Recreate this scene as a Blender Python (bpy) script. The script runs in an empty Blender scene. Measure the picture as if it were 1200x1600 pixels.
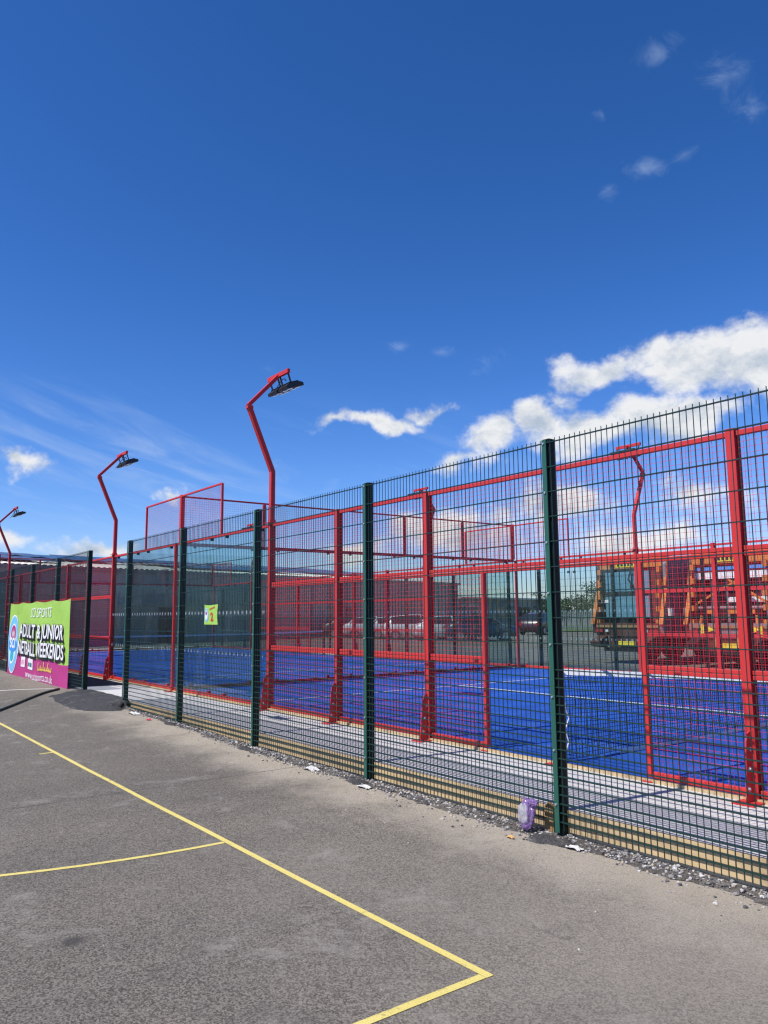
import bpy, bmesh, math, random
from mathutils import Vector, Matrix, noise
random.seed(7)
S = bpy.context.scene
COL = S.collection
PI = math.pi

# ------------------------------------------------------------------ camera
cam = bpy.data.objects.new('camera', bpy.data.cameras.new('camera'))
COL.objects.link(cam)
cR = Vector((0.6013648, 0.79893169, -0.00827794))
cU = Vector((0.11016611, -0.07265262, 0.99125427))
cF = Vector((-0.79134304, 0.59701737, 0.13170593))
cP = Vector((5.3465, -6.2207, 1.4936))
cam.matrix_world = Matrix(((cR.x, cU.x, -cF.x, cP.x), (cR.y, cU.y, -cF.y, cP.y), (cR.z, cU.z, -cF.z, cP.z), (0, 0, 0, 1)))
cam.data.sensor_fit = 'VERTICAL'
cam.data.sensor_height = 24.0
cam.data.lens = 24.0 * 1212.0 / 1600.0
cam.data.clip_start = 0.05
cam.data.clip_end = 5000
S.camera = cam

# ------------------------------------------------------------------ light
SUN_EL = math.radians(54.5)
SUN_DX = 0.105
sd = bpy.data.lights.new('sun', 'SUN')
sd.energy = 5.0
sd.angle = math.radians(0.53)
sd.color = (1.0, 0.95, 0.87)
sun = bpy.data.objects.new('sun', sd)
COL.objects.link(sun)
h = Vector((SUN_DX, 1.0, 0)).normalized() * math.cos(SUN_EL)
sun.rotation_euler = Vector((h.x, h.y, -math.sin(SUN_EL))).to_track_quat('-Z', 'Y').to_euler()
sun.location = (0, -20, 30)

S.view_settings.view_transform = 'Standard'
S.view_settings.look = 'None'
S.view_settings.exposure = 0.12
S.view_settings.gamma = 1.0
S.view_settings.use_curve_mapping = False
S.cycles.max_bounces = 6
S.cycles.diffuse_bounces = 3
S.cycles.glossy_bounces = 3
S.cycles.transparent_max_bounces = 24
S.cycles.filter_width = 1.3

# ------------------------------------------------------------------ world: sky and clouds
W = bpy.data.worlds.new('World')
S.world = W
W.use_nodes = True
nt = W.node_tree
N, L = nt.nodes, nt.links
W.cycles.sampling_method = 'MANUAL'
W.cycles.sample_map_resolution = 256
N.clear()
def wn(t, **k):
    n = N.new(t)
    for a, b in k.items():
        setattr(n, a, b)
    return n
def put(sock, v):
    if isinstance(v, bpy.types.NodeSocket):
        L.new(v, sock)
    elif v is not None:
        sock.default_value = v
def wm(op, a, b=None, c=None, clamp=False):
    n = wn('ShaderNodeMath', operation=op, use_clamp=clamp)
    put(n.inputs[0], a); put(n.inputs[1], b); put(n.inputs[2], c)
    return n.outputs[0]
def wv(op, a, b=None, c=None):
    n = wn('ShaderNodeVectorMath', operation=op)
    put(n.inputs[0], a); put(n.inputs[1], b); put(n.inputs[2], c)
    return n.outputs['Value'] if op in ('LENGTH', 'DOT_PRODUCT') else n.outputs[0]
def wmix(f, a, b):
    n = wn('ShaderNodeMix', data_type='RGBA')
    put(n.inputs[0], f); put(n.inputs[6], a); put(n.inputs[7], b)
    return n.outputs[2]
def wmap(v, a, b, c=0.0, d=1.0, smooth=True):
    n = wn('ShaderNodeMapRange', interpolation_type='SMOOTHSTEP' if smooth else 'LINEAR')
    put(n.inputs[0], v); put(n.inputs[1], a); put(n.inputs[2], b); put(n.inputs[3], c); put(n.inputs[4], d)
    return n.outputs[0]
def wnoise(vec, scale, detail=6, rough=0.55, dist=0.0):
    n = wn('ShaderNodeTexNoise')
    put(n.inputs['Vector'], vec)
    n.inputs['Scale'].default_value = scale
    n.inputs['Detail'].default_value = detail
    n.inputs['Roughness'].default_value = rough
    n.inputs['Distortion'].default_value = dist
    return n.outputs[0]
sky = wn('ShaderNodeTexSky', sky_type='NISHITA', sun_disc=False)
sky.sun_elevation = SUN_EL
sky.sun_rotation = PI + SUN_DX
sky.altitude = 0
sky.air_density = 1.0
sky.dust_density = 0.25
sky.ozone_density = 2.6
direc = wv('NORMALIZE', wn('ShaderNodeTexCoord').outputs['Generated'])
sp = wn('ShaderNodeSeparateXYZ'); L.new(direc, sp.inputs[0])
az = wm('MULTIPLY', wm('ARCTAN2', sp.outputs[0], sp.outputs[1]), 180 / PI)
el = wm('MULTIPLY', wm('ARCSINE', sp.outputs[2]), 180 / PI)
cmb = wn('ShaderNodeCombineXYZ'); L.new(az, cmb.inputs[0]); L.new(el, cmb.inputs[1])
ae0 = cmb.outputs[0]
def wnoisec(vec, scale, detail=3):
    n = wn('ShaderNodeTexNoise'); put(n.inputs['Vector'], vec); n.inputs['Scale'].default_value = scale; n.inputs['Detail'].default_value = detail
    return n.outputs['Color']
warp = wv('MULTIPLY_ADD', wnoisec(direc, 11, 5), (9.0, 5.0, 0), (-4.5, -2.5, 0))
ae = wv('ADD', ae0, warp)
# clear-air colour grade: deeper, purer blue overhead
hsv = wn('ShaderNodeHueSaturation')
hsv.inputs['Hue'].default_value = 0.508
hsv.inputs['Saturation'].default_value = 1.16
hsv.inputs['Value'].default_value = 1.0
L.new(sky.outputs[0], hsv.inputs['Color'])
sg = wn('ShaderNodeSeparateColor'); L.new(hsv.outputs[0], sg.inputs[0])
cg = wn('ShaderNodeCombineColor')
for i, (ga, gg) in enumerate(((1.386, 1.43), (1.197, 1.157), (1.757, 1.27))):
    L.new(wm('MULTIPLY', wm('POWER', wm('MULTIPLY', sg.outputs[i], 0.1), gg), 10 * ga), cg.inputs[i])
skycol = cg.outputs[0]
def field(blobs, ae):
    out = None
    for a, e, sx, sy, w in blobs:
        v = wv('MULTIPLY_ADD', ae, (1 / sx, 1 / sy, 0), (-a / sx, -e / sy, 0))
        d = wm('MULTIPLY_ADD', wv('LENGTH', v), -w, w)
        out = d if out is None else wm('SMOOTH_MAX', out, d, 0.12)
    return out
cumulus = [  # azimuth, elevation, half width, half height (degrees), weight
    (-36.4, 17.0, 4.4, 1.6, 1.2), (-31.0, 17.2, 5.4, 2.4, 1.35), (-26.0, 16.6, 5.0, 2.8, 1.35), (-21.0, 16.0, 4.0, 3.0, 1.1),
    (-41.2, 14.2, 3.4, 2.0, 1.35), (-44.6, 12.7, 4.0, 1.6, 1.25), (-38.0, 12.8, 5.0, 2.0, 1.4), (-32.5, 13.2, 5.2, 2.2, 1.4), (-47.6, 11.7, 2.4, 0.9, .8),
    (-53.6, 14.35, 4.6, 0.75, 1.1), (-56.0, 14.2, 2.4, 0.7, .95), (-52.5, 14.5, 2.6, 0.95, 1.0), (-50.0, 14.9, 1.8, 0.8, .95),
    (-79.4, 10.2, 2.2, 0.9, 1.0), (-79.0, 4.8, 3.4, 0.9, .9), (-73.5, 4.4, 2.6, 0.6, .8), (-67.8, 9.0, 1.1, 0.7, .75),
    (-48.0, 6.0, 6.5, 2.2, 1.1), (-41.0, 7.4, 4.8, 2.2, 1.15), (-35.5, 5.0, 6.0, 1.6, .95), (-30.5, 8.0, 4.5, 1.6, .9), (-55.0, 4.8, 4.0, 1.3, .8),
    (-12, 14, 8, 3, 1), (12, 9, 7, 2.4, 1), (33, 14, 7, 3, 1), (55, 8, 8, 2.2, 1), (82, 12, 7, 2.6, 1), (108, 8, 8, 2, 1), (130, 16, 6, 2.2, .9),
    (155, 9, 8, 2.4, 1), (-172, 12, 7, 2, 1), (-146, 13, 5, 1.8, .9), (-122, 7, 7, 2, 1), (-98, 8, 6, 1.8, 1)]
wisps = [
    (-27.6, 34.0, 2.2, 1.7, .75), (-25.6, 32.0, 1.8, 1.2, .6), (-33.6, 29.8, 1.9, 0.9, .95), (-35.7, 28.9, 1.0, 0.6, .5), (-30.6, 30.2, 1.0, .6, .5),
    (-35.6, 33.4, 0.8, 0.6, .5), (-31.0, 36.2, 1.8, 1.0, .45), (-51.9, 19.7, 1.2, 0.6, .6), (-48.5, 19.2, 1.4, 0.65, .7), (-44.8, 18.4, 1.4, 1.3, .45),
    (-61.5, 18.0, 1.0, .4, .4), (-61.0, 11.2, 1.4, 1.2, .5), (-58.5, 10.0, 3, 1.0, .45),
    (12, 34, 3, 1.4, .7), (48, 30, 3, 1.2, .7), (95, 33, 3, 1.5, .6), (140, 28, 3, 1.2, .7), (-160, 33, 3, 1.2, .6), (-118, 29, 3, 1.3, .6)]
n1 = wnoise(wv('MULTIPLY', direc, (1, 1, 1.35)), 13, 9, 0.62, 0.15)
n1s = wnoise(wv('MULTIPLY', wv('ADD', direc, (-0.004, -0.012, 0.022)), (1, 1, 1.35)), 13, 9, 0.62, 0.15)
nb = wnoise(wv('MULTIPLY', direc, (1, 1, 1.2)), 34, 6, 0.6)
Fc = field(cumulus, ae)
dens = wm('ADD', wm('MULTIPLY', Fc, 1.25), wm('MULTIPLY_ADD', n1, 2.5, -1.33))
dens = wm('ADD', dens, wm('MULTIPLY_ADD', nb, 1.1, -0.55))
cm = wmap(dens, -0.14, 0.90)
lit = wm('MULTIPLY_ADD', wm('SUBTRACT', n1, n1s), 4.2, 0.74, clamp=True)
thick = wmap(dens, 0.25, 1.1, 1.0, 0.80)
lit = wm('MULTIPLY', lit, thick)
ccol = wmix(lit, (4.3, 5.1, 6.3, 1), (8.9, 8.9, 8.9, 1))
n2 = wnoise(wv('MULTIPLY', direc, (1.0, 1.0, 1.5)), 22, 8, 0.66, 0.6)
Fw = field(wisps, wv('ADD', ae0, wv('MULTIPLY', warp, (.35, .22, 0))))
wd = wmap(wm('ADD', Fw, wm('MULTIPLY_ADD', n2, 2.2, -1.15)), 0.0, 1.5, 0.0, 0.46)
# high thin streaks (cirrus), strongest low on the left
rot = wn('ShaderNodeVectorRotate', rotation_type='Z_AXIS'); L.new(ae0, rot.inputs['Vector']); rot.inputs['Angle'].default_value = math.radians(20)
n3 = wnoise(wv('MULTIPLY', rot.outputs[0], (0.045, 0.33, 0)), 1.6, 7, 0.62, 0.9)
cir_el = wm('MULTIPLY', wmap(el, 3.0, 8.0), wmap(el, 11.0, 17.5, 1.0, 0.0))
cir_az = wmap(wnoise(wv('MULTIPLY', direc, (1, 1, 0)), 1.35, 1, .4), 0.40, 0.58)
left = wv('MULTIPLY_ADD', ae0, (1 / 17.0, 0, 0), (74 / 17.0, 0, 0))
cir_l = wmap(wv('LENGTH', left), 0.4, 1.15, 1.0, 0.0)
cir = wm('MULTIPLY', wmap(n3, 0.44, 0.78, 0.0, 0.27), wm('MULTIPLY', cir_el, wm('MAXIMUM', cir_l, wm('MULTIPLY', cir_az, 0.35))))
c0 = wmix(cir, skycol, (6.6, 7.6, 8.9, 1))
c1 = wmix(wd, c0, (5.2, 6.6, 8.9, 1))
c2 = wmix(cm, c1, ccol)
bg = wn('ShaderNodeBackground'); bg.inputs['Strength'].default_value = 0.097
L.new(c2, bg.inputs['Color'])
wo = wn('ShaderNodeOutputWorld'); L.new(bg.outputs[0], wo.inputs['Surface'])

# ------------------------------------------------------------------ materials
MATS = {}
class NB:
    def __init__(s, name):
        s.m = bpy.data.materials.new(name); s.m.use_nodes = True
        s.t = s.m.node_tree; s.t.nodes.clear()
        s.out = s.t.nodes.new('ShaderNodeOutputMaterial')
        s.co = s.t.nodes.new('ShaderNodeTexCoord').outputs['Object']
    def n(s, t, **k):
        x = s.t.nodes.new(t)
        for a, b in k.items(): setattr(x, a, b)
        return x
    def put(s, so, v):
        if isinstance(v, bpy.types.NodeSocket): s.t.links.new(v, so)
        elif v is not None: so.default_value = v
    def math(s, op, a, b=None, c=None, clamp=False):
        x = s.n('ShaderNodeMath', operation=op, use_clamp=clamp)
        s.put(x.inputs[0], a); s.put(x.inputs[1], b); s.put(x.inputs[2], c); return x.outputs[0]
    def vmath(s, op, a, b=None):
        x = s.n('ShaderNodeVectorMath', operation=op)
        s.put(x.inputs[0], a); s.put(x.inputs[1], b); return x.outputs[0]
    def mix(s, f, a, b, blend='MIX'):
        x = s.n('ShaderNodeMix', data_type='RGBA', blend_type=blend)
        s.put(x.inputs[0], f); s.put(x.inputs[6], a); s.put(x.inputs[7], b); return x.outputs[2]
    def noise(s, scale, detail=4, rough=.55, vec=None, dist=0.0):
        x = s.n('ShaderNodeTexNoise'); s.put(x.inputs['Vector'], vec or s.co)
        x.inputs['Scale'].default_value = scale; x.inputs['Detail'].default_value = detail
        x.inputs['Roughness'].default_value = rough; x.inputs['Distortion'].default_value = dist
        return x.outputs[0]
    def noise_c(s, scale, detail=4):
        x = s.n('ShaderNodeTexNoise'); s.put(x.inputs['Vector'], s.co); x.inputs['Scale'].default_value = scale; x.inputs['Detail'].default_value = detail
        return x.outputs['Color']
    def voro(s, scale, out='Color', vec=None, feature='F1'):
        x = s.n('ShaderNodeTexVoronoi', feature=feature); s.put(x.inputs['Vector'], vec or s.co)
        x.inputs['Scale'].default_value = scale; return x.outputs[out]
    def map(s, v, a, b, c=0.0, d=1.0):
        x = s.n('ShaderNodeMapRange', interpolation_type='SMOOTHSTEP')
        for i, q in enumerate((v, a, b, c, d)): s.put(x.inputs[i], q)
        return x.outputs[0]
    def xyz(s, vec=None):
        x = s.n('ShaderNodeSeparateXYZ'); s.put(x.inputs[0], vec or s.co); return x.outputs
    def bump(s, hgt, strength=.3, dist=.01):
        x = s.n('ShaderNodeBump'); x.inputs['Strength'].default_value = strength; x.inputs['Distance'].default_value = dist
        s.put(x.inputs['Height'], hgt); return x.outputs[0]
    def done(s, col, rough=.5, metal=0.0, normal=None, spec=.5, coat=0.0, **extra):
        p = s.n('ShaderNodeBsdfPrincipled')
        s.put(p.inputs['Base Color'], col); s.put(p.inputs['Roughness'], rough); s.put(p.inputs['Metallic'], metal)
        p.inputs['Specular IOR Level'].default_value = spec
        p.inputs['Coat Weight'].default_value = coat
        for k, v in extra.items(): s.put(p.inputs[k.replace('_', ' ')], v)
        if normal is not None: s.put(p.inputs['Normal'], normal)
        s.t.links.new(p.outputs[0], s.out.inputs['Surface'])
        MATS[s.m.name] = s.m
        return s.m
def c4(c, k=1.0): return (c[0] * k, c[1] * k, c[2] * k, 1)
def paint(name, col, rough=.42, var=.16, scale=5, dirt=(.22, .19, .16), dirt_amt=.18, metal=0.0, spec=.5, coat=0.0):
    b = NB(name)
    base = b.mix(b.noise(scale, 5, .6), c4(col, 1 - var), c4(col, 1 + var))
    dm = b.map(b.noise(scale * 2.3, 8, .7), .52, .78, 0.0, dirt_amt)
    base = b.mix(dm, base, c4(dirt))
    r = b.math('MULTIPLY_ADD', b.noise(scale * 3, 4), .25, rough - .1)
    return b.done(base, r, metal, b.bump(b.noise(60, 3), .05, .002), spec, coat)
M_red = paint('red_paint', (.55, .036, .036), .48, .18, 2.2, (.24, .055, .045), .50, spec=.3)
M_redwire = paint('red_wire', (.62, .03, .05), .45, .08, 3)
M_green_shaded = paint('shaded_green_paint', (.0035, .016, .0125), .55, .14, 3, (.02, .026, .023), .25, spec=.25)  # fence green with the posts' side shade put into the colour; clamp bars stay brighter
M_green = paint('green_paint', (.016, .095, .064), .42, .14, 3, (.12, .13, .11), .25)
M_gwire = paint('green_wire', (.006, .034, .025), .42, .10, 3, (.07, .08, .07), .15)
M_galv = paint('galvanised_steel', (.55, .56, .57), .42, .15, 20, metal=.7)
M_black = paint('black_plastic', (.014, .014, .016), .45, .2, 8, (.08, .08, .08), .2)
M_net = paint('black_net_cord', (.006, .006, .008), .8, .2, 8)
M_white = paint('white_paint', (.78, .78, .76), .5, .06, 4, (.5, .47, .42), .3)
M_white_line = paint('white_line_tufts', (.50, .56, .66), .9, .16, 9, (.12, .19, .48), .75)
M_orange = paint('orange_paint', (.60, .19, .035), .55, .22, 2, (.14, .075, .045), .75)
M_brown = paint('grimy_brown_paint', (.10, .035, .022), .6, .3, 3, (.05, .04, .035), .5)
M_lred = paint('lorry_red_paint', (.35, .03, .03), .45, .2, 4, (.12, .08, .07), .4)
M_body_grey = paint('grey_body_paint', (.20, .20, .21), .5, .1, 1, (.12, .11, .1), .3)
M_yellow_lbl = paint('yellow_label', (.82, .62, .05), .5, .08, 5)
M_rubber = paint('tyre_rubber', (.018, .018, .019), .85, .25, 9, (.09, .085, .08), .35)
M_alloy = paint('alloy_rim', (.42, .43, .45), .35, .1, 9, metal=.8)
M_carglass = paint('dark_car_glass', (.012, .015, .018), .06, .1, 2, (.05, .05, .05), .05, spec=.9)
M_headl = paint('headlamp', (.65, .66, .68), .12, .1, 12, spec=.8)
M_taill = paint('tail_lamp', (.45, .012, .012), .2, .1, 12)
M_wallgrey = None

def m_wood(name, col, sc=1.0):
    b = NB(name)
    v = b.vmath('MULTIPLY', b.co, (1.2 * sc, 30 * sc, 30 * sc))
    g = b.noise(1.6, 6, .6, v, .8)
    c = b.mix(g, c4(col, .72), c4(col, 1.22))
    c = b.mix(b.map(b.noise(1.7, 8, .75), .42, .75, 0, .75), c, c4((.24, .19, .13)))
    return b.done(c, .8, normal=b.bump(g, .25, .004), spec=.2)
M_timber = m_wood('timber_edging', (.60, .45, .25))
M_stake = m_wood('timber_stake', (.33, .20, .09))

def m_tarmac(name, col, dust=True):
    b = NB(name)
    x = b.xyz()
    agg = b.voro(115, 'Color')
    aggs = b.n('ShaderNodeSeparateColor'); b.put(aggs.inputs[0], agg)
    fine = b.noise(170, 4, .75)
    sp_ = b.math('MULTIPLY_ADD', aggs.outputs[0], .65, b.math('MULTIPLY', fine, .80))
    c = b.mix(b.map(sp_, .30, 1.15), c4(col, .38), c4(col, 1.62))
    # broad tone: paving lanes, patches, wear
    lane = b.noise(.55, 5, .55, b.vmath('MULTIPLY', b.co, (.9, .35, 1)))
    c = b.mix(1.0, c, b.mix(b.map(lane, .3, .7), c4((.88, .88, .89)), c4((1.12, 1.11, 1.09))), 'MULTIPLY')
    stain = b.map(b.noise(1.9, 7, .68, dist=.6), .55, .76, 0, .42)
    c = b.mix(stain, c, c4((.07, .068, .066)))
    scuff = b.map(b.noise(2.7, 9, .74, b.vmath('ADD', b.co, (31, 7, 0)), .4), .53, .69, 0, .50)
    c = b.mix(scuff, c, c4((.33, .305, .265)))
    chip = b.map(b.voro(38, 'Distance'), .0, .10, 1, 0)
    chip = b.math('MULTIPLY', chip, b.map(b.noise(30, 1, .5, b.vmath('ADD', b.co, (5, 9, 0))), .66, .70))
    c = b.mix(b.math('MULTIPLY', chip, .6), c, c4((.03, .03, .03)))
    spk = b.math('MULTIPLY', b.map(b.voro(23, 'Distance', b.vmath('ADD', b.co, (3, 1, 0))), 0, .085, 1, 0), b.map(b.noise(19, 1, .5), .64, .66))
    c = b.mix(spk, c, c4((.55, .53, .50)))
    if dust:
        wob = b.math('MULTIPLY_ADD', b.noise(1.3, 8, .72), 1.9, -.95)
        dy = b.math('ADD', x[1], wob)
        near = b.math('MULTIPLY', b.map(dy, -2.60, -1.60), b.map(x[1], 0.0, 1.0, 1, 0))
        grain = b.map(b.noise(120, 4, .7), .30, .62)
        amt = b.math('MULTIPLY', near, b.math('MULTIPLY_ADD', grain, .85, .05), clamp=True)
        amt = b.math('MULTIPLY', amt, b.map(x[0], -12, -6, .25, 1.0))
        c = b.mix(amt, c, c4((.52, .455, .355)))
        wide = b.math('MULTIPLY', b.map(b.math('ADD', x[0], b.math('MULTIPLY', wob, 3.0)), -1.5, 4.5), b.map(b.math('ADD', x[1], b.math('MULTIPLY', wob, 2.0)), -5.5, -2.5))
        c = b.mix(b.math('MULTIPLY', wide, b.math('MULTIPLY_ADD', grain, .50, .14)), c, c4((.36, .32, .265)))
        ce = b.voro(.55, 'Distance', b.vmath('ADD', b.co, b.vmath('MULTIPLY', b.noise_c(2.2, 6), (.9, .9, 0))), 'DISTANCE_TO_EDGE')
        ck = b.math('MULTIPLY', b.map(ce, .0, .011, 1, 0), b.map(b.noise(.9, 3, .5), .58, .72, 0, .30))
        c = b.mix(b.math('MULTIPLY', ck, b.map(x[1], 0, .5, 1, 0)), c, c4((.04, .038, .036)))
        # laying seams between paving lanes (run across, towards the fence)
        for sx, w_, k in ((-2.41, .03, .62), (-5.35, .025, .35), (4.7, .03, .35), (-8.2, .03, .3)):
            dd = b.math('ABSOLUTE', b.math('ADD', b.math('SUBTRACT', x[0], sx), b.math('MULTIPLY_ADD', b.noise(2.2, 6, .7), .14, -.07)))
            ln = b.math('MULTIPLY', b.map(dd, .004, w_, 1, 0), b.map(b.noise(2.6, 4, .6), .38, .62, .15, k))
            ln = b.math('MULTIPLY', ln, b.map(x[1], 0, .5, 1, 0))
            c = b.mix(ln, c, c4((.045, .043, .042)))
        # one dark oil spot with a pale rim
        d0 = b.n('ShaderNodeVectorMath', operation='LENGTH'); b.put(d0.inputs[0], b.vmath('MULTIPLY', b.vmath('SUBTRACT', b.co, (.90, -4.93, 0)), (1, .8, 0)))
        dn = b.math('ADD', d0.outputs['Value'], b.math('MULTIPLY_ADD', b.noise(12, 5, .7), .10, -.05))
        c = b.mix(b.map(dn, .02, .085, .75, 0), c, c4((.05, .047, .043)))
    hgt = b.math('ADD', b.math('MULTIPLY', aggs.outputs[1], .6), b.math('MULTIPLY', fine, .7))
    return b.done(c, .86, normal=b.bump(hgt, .8, .009), spec=.3)
M_tarmac = m_tarmac('tarmac', (.163, .146, .119))
M_asph = m_tarmac('fresh_asphalt', (.055, .054, .054), False)

def m_concrete():
    b = NB('pale_concrete')
    c = b.mix(b.noise(1.3, 7, .6), c4((.46, .445, .425)), c4((.62, .605, .58)))
    c = b.mix(b.map(b.noise(4, 7, .7), .55, .75, 0, .4), c, c4((.45, .42, .38)))
    return b.done(c, .85, normal=b.bump(b.noise(70, 4, .7), .25, .004), spec=.2)
M_conc = m_concrete()

def m_turf():
    b = NB('blue_turf')
    pile = b.noise(240, 2, .7)
    c = b.mix(pile, c4((.007, .045, .25)), c4((.015, .098, .46)))
    st = b.noise(1.0, 5, .6, b.vmath('MULTIPLY', b.co, (.5, 1.6, 1)))
    c = b.mix(b.map(st, .35, .7, 0, .35), c, c4((.018, .10, .46)))
    c = b.mix(b.map(b.noise(2.0, 7, .7, dist=.5), .56, .80, 0, .34), c, c4((.20, .29, .52)))
    x = b.xyz()
    seam = b.map(b.math('ABSOLUTE', b.math('SUBTRACT', b.math('FRACT', b.math('MULTIPLY', x[0], .25)), .5)), .0, .0035, .55, 0)
    c = b.mix(seam, c, c4((.004, .02, .12)))
    sand = b.map(b.noise(.8, 8, .72, b.vmath('ADD', b.vmath('MULTIPLY', b.co, (1, .6, 1)), (17, 3, 0)), .8), .52, .74, 0, .30)
    c = b.mix(b.math('MULTIPLY', sand, b.map(b.noise(70, 3, .7), .35, .65)), c, c4((.30, .34, .48)))
    roll = b.map(b.noise(.35, 2, .5, b.vmath('MULTIPLY', b.co, (3.5, .2, 1))), .35, .65, .86, 1.12)
    cc = b.n('ShaderNodeCombineColor'); [b.put(cc.inputs[i], roll) for i in range(3)]
    c = b.mix(1.0, c, cc.outputs[0], 'MULTIPLY')
    return b.done(c, .8, normal=b.bump(pile, .5, .006), spec=.25)
M_turf = m_turf()

def m_yellow():
    b = NB('yellow_line_paint')
    c = b.mix(b.noise(3, 5), c4((.66, .54, .14)), c4((.76, .64, .22)))
    wear = b.math('MAXIMUM', b.map(b.noise(150, 5, .78), .53, .66, 0, .85), b.map(b.noise(9, 8, .75), .56, .66, 0, .7))
    c = b.mix(wear, c, c4((.20, .175, .11)))
    return b.done(c, .8, normal=b.bump(b.noise(260, 3, .7), .5, .005), spec=.25)
M_yel = m_yellow()

def m_glass():
    b = NB('toughened_glass')
    tr = b.n('ShaderNodeBsdfTransparent'); tr.inputs[0].default_value = (.83, .915, .905, 1)
    gl = b.n('ShaderNodeBsdfGlossy'); gl.inputs['Roughness'].default_value = .0; gl.inputs['Color'].default_value = (.95, 1, 1, 1)
    df = b.n('ShaderNodeBsdfDiffuse'); df.inputs['Color'].default_value = (.6, .6, .58, 1)
    lw = b.n('ShaderNodeLayerWeight'); lw.inputs['Blend'].default_value = .5
    f = b.math('MULTIPLY_ADD', b.math('POWER', lw.outputs['Facing'], 5.0), .7, .035)
    m1 = b.n('ShaderNodeMixShader'); b.put(m1.inputs[0], f); b.put(m1.inputs[1], tr.outputs[0]); b.put(m1.inputs[2], gl.outputs[0])
    m2 = b.n('ShaderNodeMixShader'); b.put(m2.inputs[0], b.map(b.noise(1.4, 7, .65), .45, .8, .005, .05)); b.put(m2.inputs[1], m1.outputs[0]); b.put(m2.inputs[2], df.outputs[0])
    b.t.links.new(m2.outputs[0], b.out.inputs['Surface'])
    return b.m
M_glass = m_glass()
def m_dot():
    b = NB('frosted_dot'); d = b.n('ShaderNodeBsdfDiffuse'); d.inputs[0].default_value = (.55, .60, .62, 1)
    t = b.n('ShaderNodeBsdfTransparent'); m = b.n('ShaderNodeMixShader'); m.inputs[0].default_value = .42
    b.put(m.inputs[1], t.outputs[0]); b.put(m.inputs[2], d.outputs[0]); b.t.links.new(m.outputs[0], b.out.inputs['Surface']); return b.m
M_dot = m_dot()

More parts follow.
